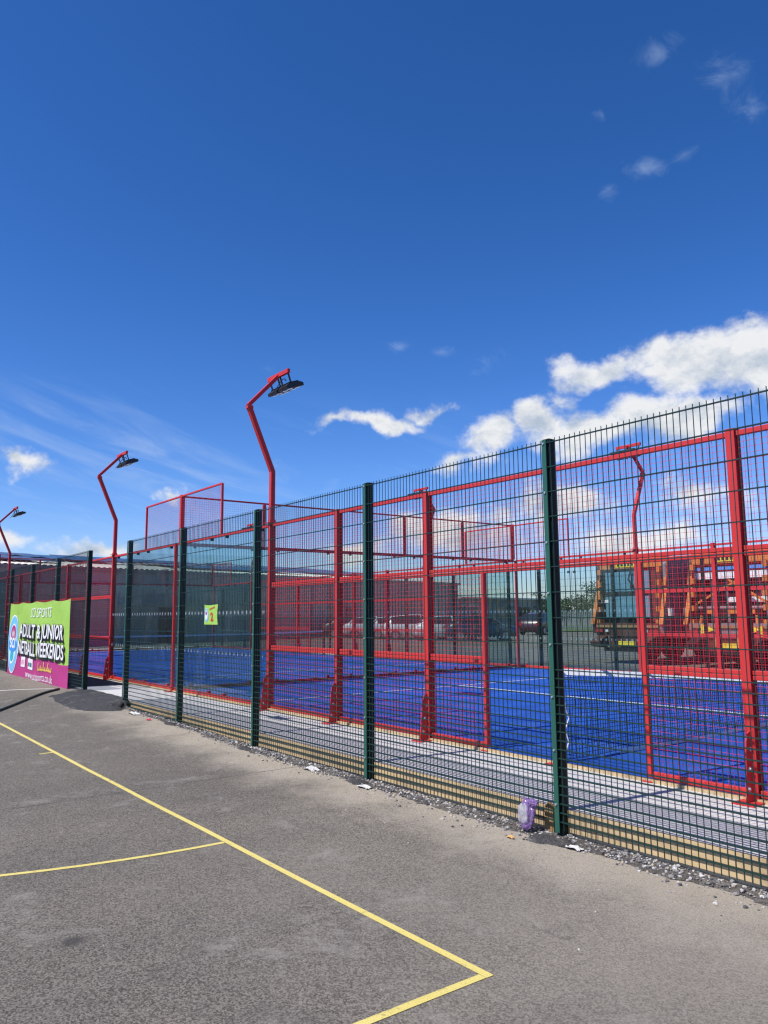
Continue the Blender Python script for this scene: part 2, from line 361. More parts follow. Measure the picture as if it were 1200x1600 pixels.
# ------------------------------------------------------------------ geometry helpers
class MB:
    def __init__(s): s.v = []; s.f = []; s.mi = []; s.cur = 0
    def add(s, vs, fs):
        o = len(s.v); s.v += [tuple(q) for q in vs]; s.f += [tuple(i + o for i in f) for f in fs]; s.mi += [s.cur] * len(fs); return s
    def box(s, x0, x1, y0, y1, z0, z1):
        return s.add([(x0, y0, z0), (x1, y0, z0), (x1, y1, z0), (x0, y1, z0), (x0, y0, z1), (x1, y0, z1), (x1, y1, z1), (x0, y1, z1)],
                     [(0, 3, 2, 1), (4, 5, 6, 7), (0, 1, 5, 4), (1, 2, 6, 5), (2, 3, 7, 6), (3, 0, 4, 7)])
    def bar(s, a, b, w, h=None, up=(0, 0, 1)):
        a, b = Vector(a), Vector(b); h = w if h is None else h
        d = (b - a).normalized(); up = Vector(up)
        if abs(d.dot(up)) > .99: up = Vector((0, 1, 0))
        r = d.cross(up).normalized(); u = r.cross(d)
        vs = []
        for p in (a, b):
            for q, t in ((-1, -1), (1, -1), (1, 1), (-1, 1)): vs.append(p + r * q * w / 2 + u * t * h / 2)
        return s.add(vs, [(0, 1, 2, 3), (7, 6, 5, 4), (0, 4, 5, 1), (1, 5, 6, 2), (2, 6, 7, 3), (3, 7, 4, 0)])
    def path(s, pts, w, h=None, up=(1, 0, 0)):
        # mitred rectangular tube through points (all in a plane whose normal is up)
        pts = [Vector(p) for p in pts]; h = w if h is None else h; up = Vector(up).normalized()
        rings = []
        for i, p in enumerate(pts):
            d0 = (p - pts[i - 1]).normalized() if i else (pts[1] - p).normalized()
            d1 = (pts[i + 1] - p).normalized() if i < len(pts) - 1 else d0
            t = (d0 + d1).normalized(); r = t.cross(up).normalized()
            k = 1 / max(.3, r.dot(d0.cross(up).normalized()))
            rings.append([p + r * q * w / 2 * k + up * e * h / 2 for q, e in ((-1, -1), (1, -1), (1, 1), (-1, 1))])
        vs = [q for R_ in rings for q in R_]; fs = [(0, 1, 2, 3)]
        for i in range(len(pts) - 1):
            for j in range(4): fs.append((i * 4 + j, (i + 1) * 4 + j, (i + 1) * 4 + (j + 1) % 4, i * 4 + (j + 1) % 4))
        e = (len(pts) - 1) * 4; fs.append((e + 3, e + 2, e + 1, e))
        return s.add(vs, fs)
    def cyl(s, a, b, r, n=10, r2=None):
        a, b = Vector(a), Vector(b); r2 = r if r2 is None else r2
        d = (b - a).normalized(); t = Vector((0, 0, 1)) if abs(d.z) < .9 else Vector((1, 0, 0))
        u = d.cross(t).normalized(); w = d.cross(u)
        vs = []
        for p, rr in ((a, r), (b, r2)):
            for i in range(n):
                q = 2 * PI * i / n; vs.append(p + (u * math.cos(q) + w * math.sin(q)) * rr)
        fs = [(i, (i + 1) % n, n + (i + 1) % n, n + i) for i in range(n)] + [tuple(range(n - 1, -1, -1)), tuple(range(n, 2 * n))]
        return s.add(vs, fs)
    def prism(s, poly, axis, a, b):
        # poly: list of 2D points; extruded along axis ('x','y','z') from a to b
        def P(q, t): return {'x': (t, q[0], q[1]), 'y': (q[0], t, q[1]), 'z': (q[0], q[1], t)}[axis]
        n = len(poly); vs = [P(q, a) for q in poly] + [P(q, b) for q in poly]
        fs = [(i, (i + 1) % n, n + (i + 1) % n, n + i) for i in range(n)] + [tuple(range(n - 1, -1, -1)), tuple(range(n, 2 * n))]
        return s.add(vs, fs)
    def mesh(s, name, mats):
        me = bpy.data.meshes.new(name); me.from_pydata(s.v, [], s.f)
        for m in (mats if isinstance(mats, (list, tuple)) else [mats]): me.materials.append(m)
        if any(s.mi): me.polygons.foreach_set('material_index', s.mi)
        bm = bmesh.new(); bm.from_mesh(me); bmesh.ops.recalc_face_normals(bm, faces=bm.faces); bm.to_mesh(me); bm.free()
        return me
    def build(s, name, mats, parent=None, loc=None, smooth=False):
        me = s.mesh(name, mats)
        if smooth: me.polygons.foreach_set('use_smooth', [True] * len(me.polygons))
        return inst(name, me, parent, loc)
def inst(name, me, parent=None, loc=None, rotz=0.0):
    o = bpy.data.objects.new(name, me); COL.objects.link(o)
    if parent is not None: o.parent = parent
    if loc is not None: o.location = loc
    if rotz: o.rotation_euler.z = rotz
    return o
def empty(name, loc, rotz=0.0):
    o = bpy.data.objects.new(name, None); COL.objects.link(o); o.location = loc; o.rotation_euler.z = rotz; o.empty_display_size = .2
    return o
def tag(o, label=None, cat=None, group=None, kind=None):
    for k, v in (('label', label), ('category', cat), ('group', group), ('kind', kind)):
        if v: o[k] = v
    return o
def sstep(x, a, b):
    t = max(0, min(1, (x - a) / (b - a))); return t * t * (3 - 2 * t)

# ------------------------------------------------------------------ the setting: ground
def fence_y(x): return -1.468 + (1.22 - x) * .0066
def ground_z(x, y):
    if y > 5: return -.04
    pts = [(-40, 0.0), (-11.4, -.02), (-8.86, -.095), (-6.34, -.13), (-3.8, -.172), (0, -.19), (60, -.19)]
    zf = -.19
    for (a, za), (b, zb) in zip(pts, pts[1:]):
        if a <= x <= b: zf = za + (zb - za) * (x - a) / (b - a)
    w = sstep(y, -4.6, -1.7) if x > -60 else 0
    z = -.19 + (zf + .19) * w
    z = min(z, -.012)
    return z + .004 * noise.noise((x * .7, y * .7, 0))
def lin(a, b, st):
    n = max(1, int(round((b - a) / st))); return [a + (b - a) * i / n for i in range(n)]
gx = [-3000, -800, -300, -120, -60] + lin(-40, -14, 2) + lin(-14, 4, .5) + lin(4, 10, 1) + [10, 20, 60, 200, 800, 3000]
gy = [-3000, -800, -200, -60, -20] + lin(-12, -6, 1) + lin(-6, -.8, .2) + [-.8, 0, 5.0, 5.5, 20, 60, 130, 300, 800, 3000]
g = MB()
g.v = [(x, y, ground_z(x, y)) for y in gy for x in gx]
nx = len(gx)
g.f = [(j * nx + i, j * nx + i + 1, (j + 1) * nx + i + 1, (j + 1) * nx + i) for j in range(len(gy) - 1) for i in range(nx - 1)]
g.mi = [0] * len(g.f)
ground = tag(g.build('ground', M_tarmac, smooth=True), kind='structure')

def strip(poly_pts, w, name, mat, lift=.005, parent=None):
    # painted line following the ground along a polyline
    b = MB(); n = len(poly_pts)
    for i, p in enumerate(poly_pts):
        p = Vector((p[0], p[1], 0))
        a = Vector((*poly_pts[max(0, i - 1)], 0)); c = Vector((*poly_pts[min(n - 1, i + 1)], 0))
        r = Vector((0, 0, 1)).cross((c - a).normalized())
        for s_ in (-1, 1):
            q = p + r * s_ * w / 2
            b.v.append((q.x, q.y, ground_z(q.x, q.y) + lift))
    b.f = [(2 * i, 2 * i + 2, 2 * i + 3, 2 * i + 1) for i in range(n - 1)]; b.mi = [0] * len(b.f)
    o = b.build(name, mat, parent)
    return o
def seg(a, b, st=.25):
    n = max(2, int((Vector(b) - Vector(a)).length / st))
    return [(a[0] + (b[0] - a[0]) * i / n, a[1] + (b[1] - a[1]) * i / n) for i in range(n + 1)]
strip(seg((-12.77, -3.5), (2.5355, -3.5)), .047, 'yellow_line', M_yel, .003, parent=ground)
strip(seg((2.51, -3.5255), (2.51, -12)), .047, 'yellow_line', M_yel, .003, parent=ground)
strip([(-5.15 + 4.9 * math.cos(t), -3.5 + 4.9 * math.sin(t)) for t in [-.0056] + [-i * PI / 60 for i in range(1, 60)] + [-PI + .0056]], .046, 'yellow_line', M_yel, .003, parent=ground)
strip(seg((-5.15, -3.526), (-5.15, -3.68)), .05, 'yellow_line', M_yel, .003, parent=ground)
strip(seg((-15.5, -5.2), (-12.45, -1.62)), .07, 'white_line', M_white, parent=ground)

# concrete pad under the courts with its edge boards
pad = MB()
xs = lin(-33, 13, 2) + [13]
top = [(x, fence_y(x) + .10, 0.0) for x in xs]; back = [(x, 11.0, 0.0) for x in xs]
n_ = len(xs)
pad.v = top + back + [(x, y, -.3) for x, y, z in top + back]
pad.f = [(i, i + 1, n_ + i + 1, n_ + i) for i in range(n_ - 1)] + [(i + 1, i, 2 * n_ + i, 2 * n_ + i + 1) for i in range(n_ - 1)] + \
        [(n_ + i, n_ + i + 1, 3 * n_ + i + 1, 3 * n_ + i) for i in range(n_ - 1)] + [(0, n_, 3 * n_, 2 * n_), (2 * n_ - 1, n_ - 1, 3 * n_ - 1, 4 * n_ - 1)]
pad.mi = [0] * len(pad.f)
pado = tag(pad.build('concrete_pad', M_conc), kind='structure')
for i in range(6):   # edge boards, one length after another
    x1 = 3.9 - i * 2.4; x0 = x1 - 2.392
    y0, y1 = fence_y(x0) + .07, fence_y(x1) + .07
    for (za, zb) in ((-.235, -.095), (-.088, .006)):
        b = MB(); o_ = (random.random() - .5) * .006
        b.add([(x0, y0 + o_, za), (x1, y1 + o_, za), (x1, y1 + .028 + o_, za), (x0, y0 + .028 + o_, za), (x0, y0 + o_, zb), (x1, y1 + o_, zb), (x1, y1 + .028 + o_, zb), (x0, y0 + .028 + o_, zb)],
              [(0, 3, 2, 1), (4, 5, 6, 7), (0, 1, 5, 4), (1, 2, 6, 5), (2, 3, 7, 6), (3, 0, 4, 7)])
        b.build('edge_board', M_timber, pado)
# darker asphalt strip beside the far court
b = MB(); b.add([(-33, fence_y(-33) + .12, .004), (-12.45, fence_y(-12) + .12, .004), (-12.15, -.14, .004), (-33, -.14, .004)], [(0, 1, 2, 3)])
tag(b.build('asphalt_strip', M_asph), kind='structure')
# asphalt ramp at the opening in the fence
ra = MB(); na, nb_ = 26, 12
topE = [(-11.75, -1.30), (-11.2, -1.22), (-10, -1.22), (-9.0, -1.26), (-8.55, -1.42)]
botE = [(-11.35, -2.12), (-10.5, -2.22), (-9.63, -2.27), (-8.75, -2.22), (-8.22, -1.72)]
def poly_at(P, t):
    f = t * (len(P) - 1); i = min(int(f), len(P) - 2); k = f - i
    return (P[i][0] + (P[i + 1][0] - P[i][0]) * k, P[i][1] + (P[i + 1][1] - P[i][1]) * k)
for j in range(nb_ + 1):
    for i in range(na + 1):
        a = poly_at(topE, i / na); c = poly_at(botE, i / na); t = j / nb_
        wob = (.10 * noise.noise((i * .5, j * .9, 3)) + .06 * noise.noise((i * 1.7, j * 1.9, 8))) * (1 if 0 < j else 0)
        x, y = a[0] + (c[0] - a[0]) * t + wob, a[1] + (c[1] - a[1]) * t + wob
        e = min(1, min(i, na - i) / 4)
        zt = .022 * e + ground_z(x, y) * (1 - e)
        z = max(zt * (1 - t) + (ground_z(x, y) - .01) * t + .035 * math.sin(PI * t) * e, ground_z(x, y) - .01 + .016 * (1 - t) * e)
        ra.v.append((x, y, z + .012 * noise.noise((x * 4, y * 4, 0)) + .006 * noise.noise((x * 13, y * 13, 0))))
ra.f = [(j * (na + 1) + i, j * (na + 1) + i + 1, (j + 1) * (na + 1) + i + 1, (j + 1) * (na + 1) + i) for j in range(nb_) for i in range(na)]
ra.mi = [0] * len(ra.f)
tag(ra.build('asphalt_ramp', M_asph, smooth=True), kind='structure')
# dark collars of asphalt round the post feet
def collar(cx, cy, rx, ry, sd):
    b = MB(); n = 36; c = ground_z(cx, cy)
    b.v.append((cx, cy, c + .03))
    for k, rr in ((.55, .026), (.9, .014), (1.06, -.012)):
        for i in range(n):
            q = 2 * PI * i / n; w = 1 + .45 * noise.noise((math.cos(q) * 1.6 + sd, math.sin(q) * 1.6, sd * 2.1)) + .30 * noise.noise((math.cos(q) * 4.6 + sd, math.sin(q) * 4.6, sd))
            x, y = cx + rx * k * w * math.cos(q), cy + ry * k * w * math.sin(q)
            b.v.append((x, y, ground_z(x, y) + rr + .008 * noise.noise((x * 14, y * 14, 1))))
    b.f = [(0, 1 + i, 1 + (i + 1) % n) for i in range(n)]
    for k in range(2):
        b.f += [(1 + k * n + i, 1 + (k + 1) * n + i, 1 + (k + 1) * n + (i + 1) % n, 1 + k * n + (i + 1) % n) for i in range(n)]
    b.mi = [0] * len(b.f)
    tag(b.build('asphalt_collar', M_asph, smooth=True), kind='structure')
collar(1.26, -1.59, .22, .10, 1.3); collar(-1.32, -1.56, .16, .07, 4.2); collar(-3.82, -1.55, .18, .07, 7.7); collar(-6.34, -1.53, .16, .06, 9.1)

# ------------------------------------------------------------------ green rebound-mesh fences
def wire_box(b, x0, x1, y0, y1, z0, z1, ax):
    # open-ended four-sided bar along axis ax
    vs = [(x0, y0, z0), (x1, y0, z0), (x1, y1, z0), (x0, y1, z0), (x0, y0, z1), (x1, y0, z1), (x1, y1, z1), (x0, y1, z1)]
    F = {'z': [(0, 1, 5, 4), (1, 2, 6, 5), (2, 3, 7, 6), (3, 0, 4, 7)], 'x': [(0, 3, 2, 1), (4, 5, 6, 7), (0, 1, 5, 4), (2, 3, 7, 6)],
         'y': [(0, 3, 2, 1), (4, 5, 6, 7), (1, 2, 6, 5), (3, 0, 4, 7)]}[ax]
    b.add(vs, F)
def fence_mesh(name, w, zb, zt, slope_y=0.0, dense=1.07, thin=1.0):
    b = MB(); rv, rh = .0024 * thin, .0036 * thin
    n = int(round(w / .05))
    for i in range(n + 1):
        x = -w / 2 + i * w / n
        wire_box(b, x - rv, x + rv, -rv, rv, zb - .012, zt + .03, 'z')
    zs = []; z = zt
    while z > dense: zs.append(z); z -= .2
    while z > zb - .01: zs.append(z); z -= .0667
    for z in zs:
        for s_ in (-1, 1):
            y = s_ * (rv + rh)
            wire_box(b, -w / 2, w / 2, y - rh, y + rh, z - rh, z + rh, 'x')
    for q, co in enumerate(b.v):
        if slope_y: b.v[q] = (co[0], co[1] - slope_y * co[0], co[2])
    return b.mesh(name, M_gwire)
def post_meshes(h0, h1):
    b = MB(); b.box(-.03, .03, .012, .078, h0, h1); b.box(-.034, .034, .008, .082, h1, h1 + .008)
    p = b.mesh('post', M_green_shaded)
    b = MB(); b.box(-.022, .022, -.020, -.014, max(h0, h0 + .11), h1 - .004); c = b.mesh('clamp_bar', M_green)
    return p, c
b = MB(); b.cyl((0, -.020, 0), (0, -.030, 0), .0085, 8); BOLT = b.mesh('bolt', M_galv)
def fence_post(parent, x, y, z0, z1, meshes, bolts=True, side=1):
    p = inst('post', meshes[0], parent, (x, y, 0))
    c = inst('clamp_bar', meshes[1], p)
    if side < 0: p.rotation_euler.z = PI
    if bolts:
        z = z1 - .035
        while z > z0 + .12:
            inst('bolt', BOLT, p, (.0, 0, z)); z -= .40
    return p
FS = 2.52
near = empty('mesh_fence', (0, 0, 0))
tag(near, 'tall dark green wire mesh fence right of the opening, nearest the camera', 'fence')
fm = fence_mesh('mesh_panel', FS, -.125, 2.862, .0066)
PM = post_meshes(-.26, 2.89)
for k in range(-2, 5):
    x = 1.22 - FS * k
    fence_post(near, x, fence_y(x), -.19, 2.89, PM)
    if k < 4: tag(inst('mesh_panel', fm, near, (x - FS / 2, fence_y(x - FS / 2), 0)), kind='stuff')
leftf = empty('mesh_fence', (-11.38, fence_y(-11.38), 0))
tag(leftf, 'green wire mesh fence left of the opening, carrying the netball banner', 'fence')
fml = fence_mesh('mesh_panel', FS, .02, 2.862, .0066)
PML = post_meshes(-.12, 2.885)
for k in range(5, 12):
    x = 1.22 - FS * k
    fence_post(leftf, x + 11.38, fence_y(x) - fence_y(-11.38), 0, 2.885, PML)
    if k < 11: tag(inst('mesh_panel', fml, leftf, (x - FS / 2 + 11.38, fence_y(x - FS / 2) - fence_y(-11.38), 0)), kind='stuff')
# far fence between the courts and the yard
FY = 11.2
farl = empty('mesh_fence', (-11.41, FY, 0))
tag(farl, 'green mesh fence behind the courts, left of the glazed far corner, before parked cars', 'fence')
fmf = fence_mesh('mesh_panel', 2.5, .05, 2.862, 0, thin=.7)
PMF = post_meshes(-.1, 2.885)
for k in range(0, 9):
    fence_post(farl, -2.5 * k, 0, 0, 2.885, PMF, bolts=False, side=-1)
    if k < 8: tag(inst('mesh_panel', fmf, farl, (-2.5 * k - 1.25, 0, 0)), kind='stuff')
farr = empty('mesh_fence', (-10.18, FY, 0))
tag(farr, 'green mesh fence behind the nearer court, in front of the orange lorries', 'fence')
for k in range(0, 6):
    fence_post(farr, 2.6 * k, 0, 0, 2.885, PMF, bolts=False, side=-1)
    if k < 5:
        o = tag(inst('mesh_panel', fmf, farr, (2.6 * k + 1.3, 0, 0)), kind='stuff'); o.scale.x = 1.04

M_paper = paint('weathered_paper', (.55, .54, .51), .8, .1, 8, (.35, .30, .24), .5)
# ------------------------------------------------------------------ padel courts
def court_surface(x0, x1, label):
    b = MB()
    nxx, nyy = 40, 20
    for j in range(nyy + 1):
        for i in range(nxx + 1):
            x = x0 + .03 + (x1 - x0 - .06) * i / nxx; y = .06 + 9.88 * j / nyy
            b.v.append((x, y, .014 + .004 * noise.noise((x * .9, y * .9, 0))))
    b.f = [(j * (nxx + 1) + i, j * (nxx + 1) + i + 1, (j + 1) * (nxx + 1) + i + 1, (j + 1) * (nxx + 1) + i) for j in range(nyy) for i in range(nxx)]
    b.mi = [0] * len(b.f)
    o = tag(b.build('court_surface', M_turf, smooth=True), kind='structure')
    xc = (x0 + x1) / 2
    for s_ in (-1, 1):
        l = MB(); l.box(xc + s_ * 6.95 - .025, xc + s_ * 6.95 + .025, .06, 9.94, .012, .0225); l.build('court_line', M_white_line, o)
    l = MB(); l.box(xc - 6.924, xc + 6.924, 4.975, 5.025, .012, .0225); l.build('court_line', M_white_line, o)
    for y in (-.055, 10.03):
        l = MB(); l.box(x0 + .05, x1 - .05, y, y + .045, 0, .028); l.build('timber_edge', M_timber, o)
    return o
court_surface(-10, 10, '')
court_surface(-30, -10, '')

def grid_mesh(w, h_, cell=.05, r=.00125, axis='x'):
    b = MB(); n = int(round(w / cell)); m = int(round(h_ / cell))
    for i in range(1, n):
        x = -w / 2 + w * i / n; wire_box(b, x - r, x + r, -r, r, 0, h_, 'z')
    for j in range(1, m):
        z = h_ * j / m; wire_box(b, -w / 2, w / 2, -3 * r, -r, z - r, z + r, 'x')
    return b.mesh('mesh_panel', M_redwire)
GM = {}
def gmesh(w, h_):
    k = (round(w, 3), round(h_, 3))
    if k not in GM: GM[k] = grid_mesh(w, h_)
    return GM[k]
BXC = {}
def rbox(name, sx, sy, sz, parent, loc, mat=M_red, double=False):
    k = (name, round(sx, 3), round(sy, 3), round(sz, 3), mat.name, double)
    if k not in BXC:
        b = MB()
        if double:
            b.box(-sx / 2, sx / 2, -sy / 2, sy / 2, -sz / 2, -.003); b.box(-sx / 2, sx / 2, -sy / 2, sy / 2, .003, sz / 2)
        else: b.box(-sx / 2, sx / 2, -sy / 2, sy / 2, -sz / 2, sz / 2)
        me = b.mesh(name, mat)
        bm = bmesh.new(); bm.from_mesh(me)
        bmesh.ops.bevel(bm, geom=list(bm.edges), offset=.004, segments=1, affect='EDGES'); bm.to_mesh(me); bm.free()
        BXC[k] = me
    return inst(name, BXC[k], parent, loc)
def hpost(h_):
    b = MB(); w, d, t = .078, .10, .008
    b.box(-w / 2, w / 2, -d / 2, -d / 2 + t, 0, h_); b.box(-w / 2, w / 2, d / 2 - t, d / 2, 0, h_); b.box(-.012, .012, -d / 2 + t, d / 2 - t, 0, h_ - .004)
    b.box(-w / 2 - .002, w / 2 + .002, -d / 2 - .002, d / 2 + .002, h_, h_ + .006)
    return b.mesh('post', M_red)
HP = {3: hpost(3.02), 4: hpost(4.0)}
def gusset():
    # fin plate with rounded shoulder and three bolt holes (rings read as holes)
    prof = [(-.05, 0), (-.16, 0), (-.165, .03), (-.13, .40), (-.118, .47), (-.095, .52), (-.07, .535), (-.05, .535)]
    b = MB(); b.prism(prof, 'x', -.006, .006)
    return b.mesh('gusset_plate', M_red)
GU = gusset()
b = MB(); b.box(-.09, .09, -.23, .07, 0.0, .012); BPL = b.mesh('base_plate', M_red)
b = MB(); b.cyl((.0065, 0, 0), (.011, 0, 0), .019, 12); b.cyl((.011, 0, 0), (.019, 0, 0), .010, 6); BOLT2 = b.mesh('bolt', M_galv)
b = MB(); b.box(-.02, .02, -.03, .03, -.05, .0); CLIP_T = b.mesh('glass_clip', M_black)
b = MB(); b.box(-.025, .025, -.03, .03, 0, .055); CLIP_B = b.mesh('glass_clip', M_red)
def full_post(parent, x, y, out, tall=3):
    p = inst('post', HP[tall], parent, (x, y, 0))
    gp = inst('gusset_plate', GU, p, (.0, 0, .012))
    bp = inst('base_plate', BPL, p, (0, 0, .001))
    for i, z in enumerate((.10, .25, .40)):
        inst('bolt', BOLT2, p, (0, -.145 + .028 * i - .0 + .022, z + .012))
    if out > 0: p.rotation_euler.z = PI
    return p
def glass(parent, w, loc, rotz=0):
    k = 'g%.2f' % w
    if k not in GM:
        b = MB(); b.box(-w / 2 + .004, w / 2 - .004, -.006, .006, .085, 2.955); GM[k] = b.mesh('glass_panel', M_glass)
        d = MB(); n = int(w / .145)
        for i in range(n):
            x = -w / 2 + (i + .5) * w / n
            for z, r in ((1.56, .034), (.84, .030)):
                vs = [(x + r * math.cos(q * PI / 5), -.0085, z + r * math.sin(q * PI / 5)) for q in range(10)]
                d.add(vs, [tuple(range(10))])
        GM[k + 'd'] = d.mesh('marker_dots', M_dot)
    o = inst('glass_panel', GM[k], parent, loc, rotz)
    tag(inst('marker_dots', GM[k + 'd'], o), kind='stuff')
    for x in (-w * .34, w * .34):
        inst('glass_clip', CLIP_T, o, (x, 0, 2.965)); inst('glass_clip', CLIP_B, o, (x, 0, .075))
    return o
def cage(xc, label, left_end, right_end):
    root = tag(empty('padel_court_cage', (xc, 0, 0)), label, 'sports cage')
    for y, out in ((0.0, -1), (10.0, 1)):
        for x in (-6, -4, -2, 2, 4, 6): full_post(root, x, y, out)
        for x in (-1.03, 1.03):
            rbox('door_jamb', .05, .05, 1.93, root, (x, y, 1.005))
            rbox('jamb_foot', .11, .12, .012, root, (x, y - .01, .008))
        rbox('base_plate', .16, .20, .012, root, (-.02, y + out * .06, .008))
        # bays of mesh
        for a, c in ((-6, -4), (-4, -2), (2, 4), (4, 6), (-2, -1.03), (1.03, 2)):
            w = c - a - .078 if abs(a) != 1.03 and abs(c) != 1.03 else c - a - .065
            m = (a + c) / 2 + (0 if w > 1.5 else (-.007 if a > 0 else .007) * 0)
            rbox('rail', w, .04, .055, root, (m, y, .062))
            rbox('rail', w, .04, .075, root, (m, y, .985), double=True)
            tag(inst('mesh_panel', gmesh(w, .86), root, (m, y, .09)), kind='stuff')
            tag(inst('mesh_panel', gmesh(w, .92), root, (m, y, 1.022)), kind='stuff')
        for a, c in ((-6, -4), (-4, -2), (-2, 2), (2, 4), (4, 6)):
            w = c - a - .078; m = (a + c) / 2
            rbox('rail', w, .04, .085, root, (m, y, 1.995), double=True)
            rbox('rail', w, .045, .045, root, (m, y, 2.985))
            tag(inst('mesh_panel', gmesh(w, .92), root, (m, y, 2.04)), kind='stuff')
        for e, do in ((-1, left_end), (1, right_end)):
            # glazed corners, 4 m long
            for m in (7.0, 9.0): glass(root, 1.99, (e * m, y, 0), 0 if out < 0 else PI)
            rbox('rail', 3.9, .05, .05, root, (e * 8, y, 2.985))
            rbox('rail', 3.9, .05, .06, root, (e * 8, y, .062))
            # raised mesh over the corner
            rbox('rail', 1.94, .035, .035, root, (e * 9.0, y - out * .05, 3.985))
            rbox('end_tube', .04, .04, .975, root, (e * 8.02, y - out * .05, 3.50))
            tag(inst('mesh_panel', gmesh(1.90, .94), root, (e * 9.0, y - out * .05, 3.015)), kind='stuff')
            if do:
                rbox('corner_post', .06, .07, 2.99, root, (e * 10, y + out * .03, 1.50))
                rbox('corner_post', .085, .085, 1.0, root, (e * 10, y - out * .08, 3.52))
                rbox('base_plate', .22, .2, .012, root, (e * 10, y + out * .06, .008))
    for e, do in ((-1, left_end), (1, right_end)):
        if not do: continue
        for i in range(5): glass(root, 1.97, (e * 10, 1.05 + i * 1.975, 0), PI / 2)
        o = rbox('rail', 9.84, .06, .07, root, (e * 10, 5, 2.985)); o.rotation_euler.z = PI / 2
        o = rbox('rail', 9.84, .06, .06, root, (e * 10, 5, .055)); o.rotation_euler.z = PI / 2
        o = rbox('rail', 9.76, .035, .035, root, (e * 10, 5, 3.985)); o.rotation_euler.z = PI / 2
        for y in (2, 4, 6, 8): rbox('upper_post', .07, .06, .94, root, (e * 10, y, 3.49))
        for i in range(5): tag(inst('mesh_panel', gmesh(1.95, .94), root, (e * 10 - .02, 1 + i * 2, 3.02), PI / 2), kind='stuff')
    return root
cage(0, 'red steel and mesh padel court cage nearest the camera, with the open doorway', True, True)
cage(-20, 'red steel and mesh padel court cage farther left, behind the banner', True, False)

# nets
def net(xc, label, strap):
    root = tag(empty('padel_net', (xc, 0, 0)), label, 'net')
    b = MB(); r = .0021; c = .045
    n = int(9.9 / c)
    sag = (lambda y: .91 - .075 * min(y, 10 - y)) if strap else (lambda y: .90 - .04 * (1 - ((y - 5) / 5) ** 2))
    wob = lambda y, z=0: (.05 if strap else .012) * noise.noise((y * 1.1, z * 2, xc))
    for i in range(n + 1):
        y = .05 + 9.9 * i / n; zs = [.02, .35, .65, 1]
        for a, e in zip(zs, zs[1:]):
            za, ze = .02 + (sag(y) - .02) * a, .02 + (sag(y) - .02) * e
            dy = .02 * noise.noise((y * 3, a * 3, 9)) if strap else 0; de = .02 * noise.noise((y * 3, e * 3, 9)) if strap else 0
            b.bar((wob(y, a), y + dy, za), (wob(y, e), y + de, ze), r * 2)
    for j in range(20):
        for i in range(40):
            y0, y1 = .05 + 9.9 * i / 40, .05 + 9.9 * (i + 1) / 40
            z0, z1 = .04 + (sag(y0) - .05) * j / 19, .04 + (sag(y1) - .05) * j / 19
            b.bar((wob(y0, j / 19), y0, z0), (wob(y1, j / 19), y1, z1), r * 2)
    tag(b.build('net_mesh', M_net, root), kind='stuff')
    b = MB(); m = 60
    for i in range(m):
        y0, y1 = .05 + 9.9 * i / m, .05 + 9.9 * (i + 1) / m
        b.bar((wob(y0, 1), y0, sag(y0) + (.008 * noise.noise((y0 * 5, 1, 1)) if strap else 0)), (wob(y1, 1), y1, sag(y1) + (.008 * noise.noise((y1 * 5, 1, 1)) if strap else 0)), .006 if strap else .012, .085 if strap else .055, up=(-.72, 0, .69) if strap else (0, 0, 1))
    b.build('white_band', M_white, root)
    if strap:
        b = MB(); pts = [(.03 + .03 * math.sin(y * .8), y, .032 + .010 * math.sin(y * 2.1)) for y in [.9 + .35 * i for i in range(26)]]
        for p, q in zip(pts, pts[1:]): b.bar(p, q, .012, .045)
        b.build('bottom_band', M_white, root)
        b = MB(); pts = [(.05, .03, .63), (.05, .05, .53), (.06, .075, .45), (.05, .05, .38), (.05, .03, .34), (.05, .05, .28), (.06, .06, .22), (.05, .03, .13)]
        for p, q in zip(pts, pts[1:]): b.bar(p, q, .012, .004, up=(0, 1, .2))
        b.build('loose_strap', M_paper, root)
    for y in (.02, 9.98):
        b = MB(); b.box(-.025, .025, y - .025, y + .025, .012, .95); b.cyl((0, y, .95), (0, y, .962), .028, 10)
        b.build('net_post', M_black, root)
net(0, 'slack black padel net with sagging white top band, inside the open doorway', True)
net(-20, 'black padel net with white top band in the farther court', False)

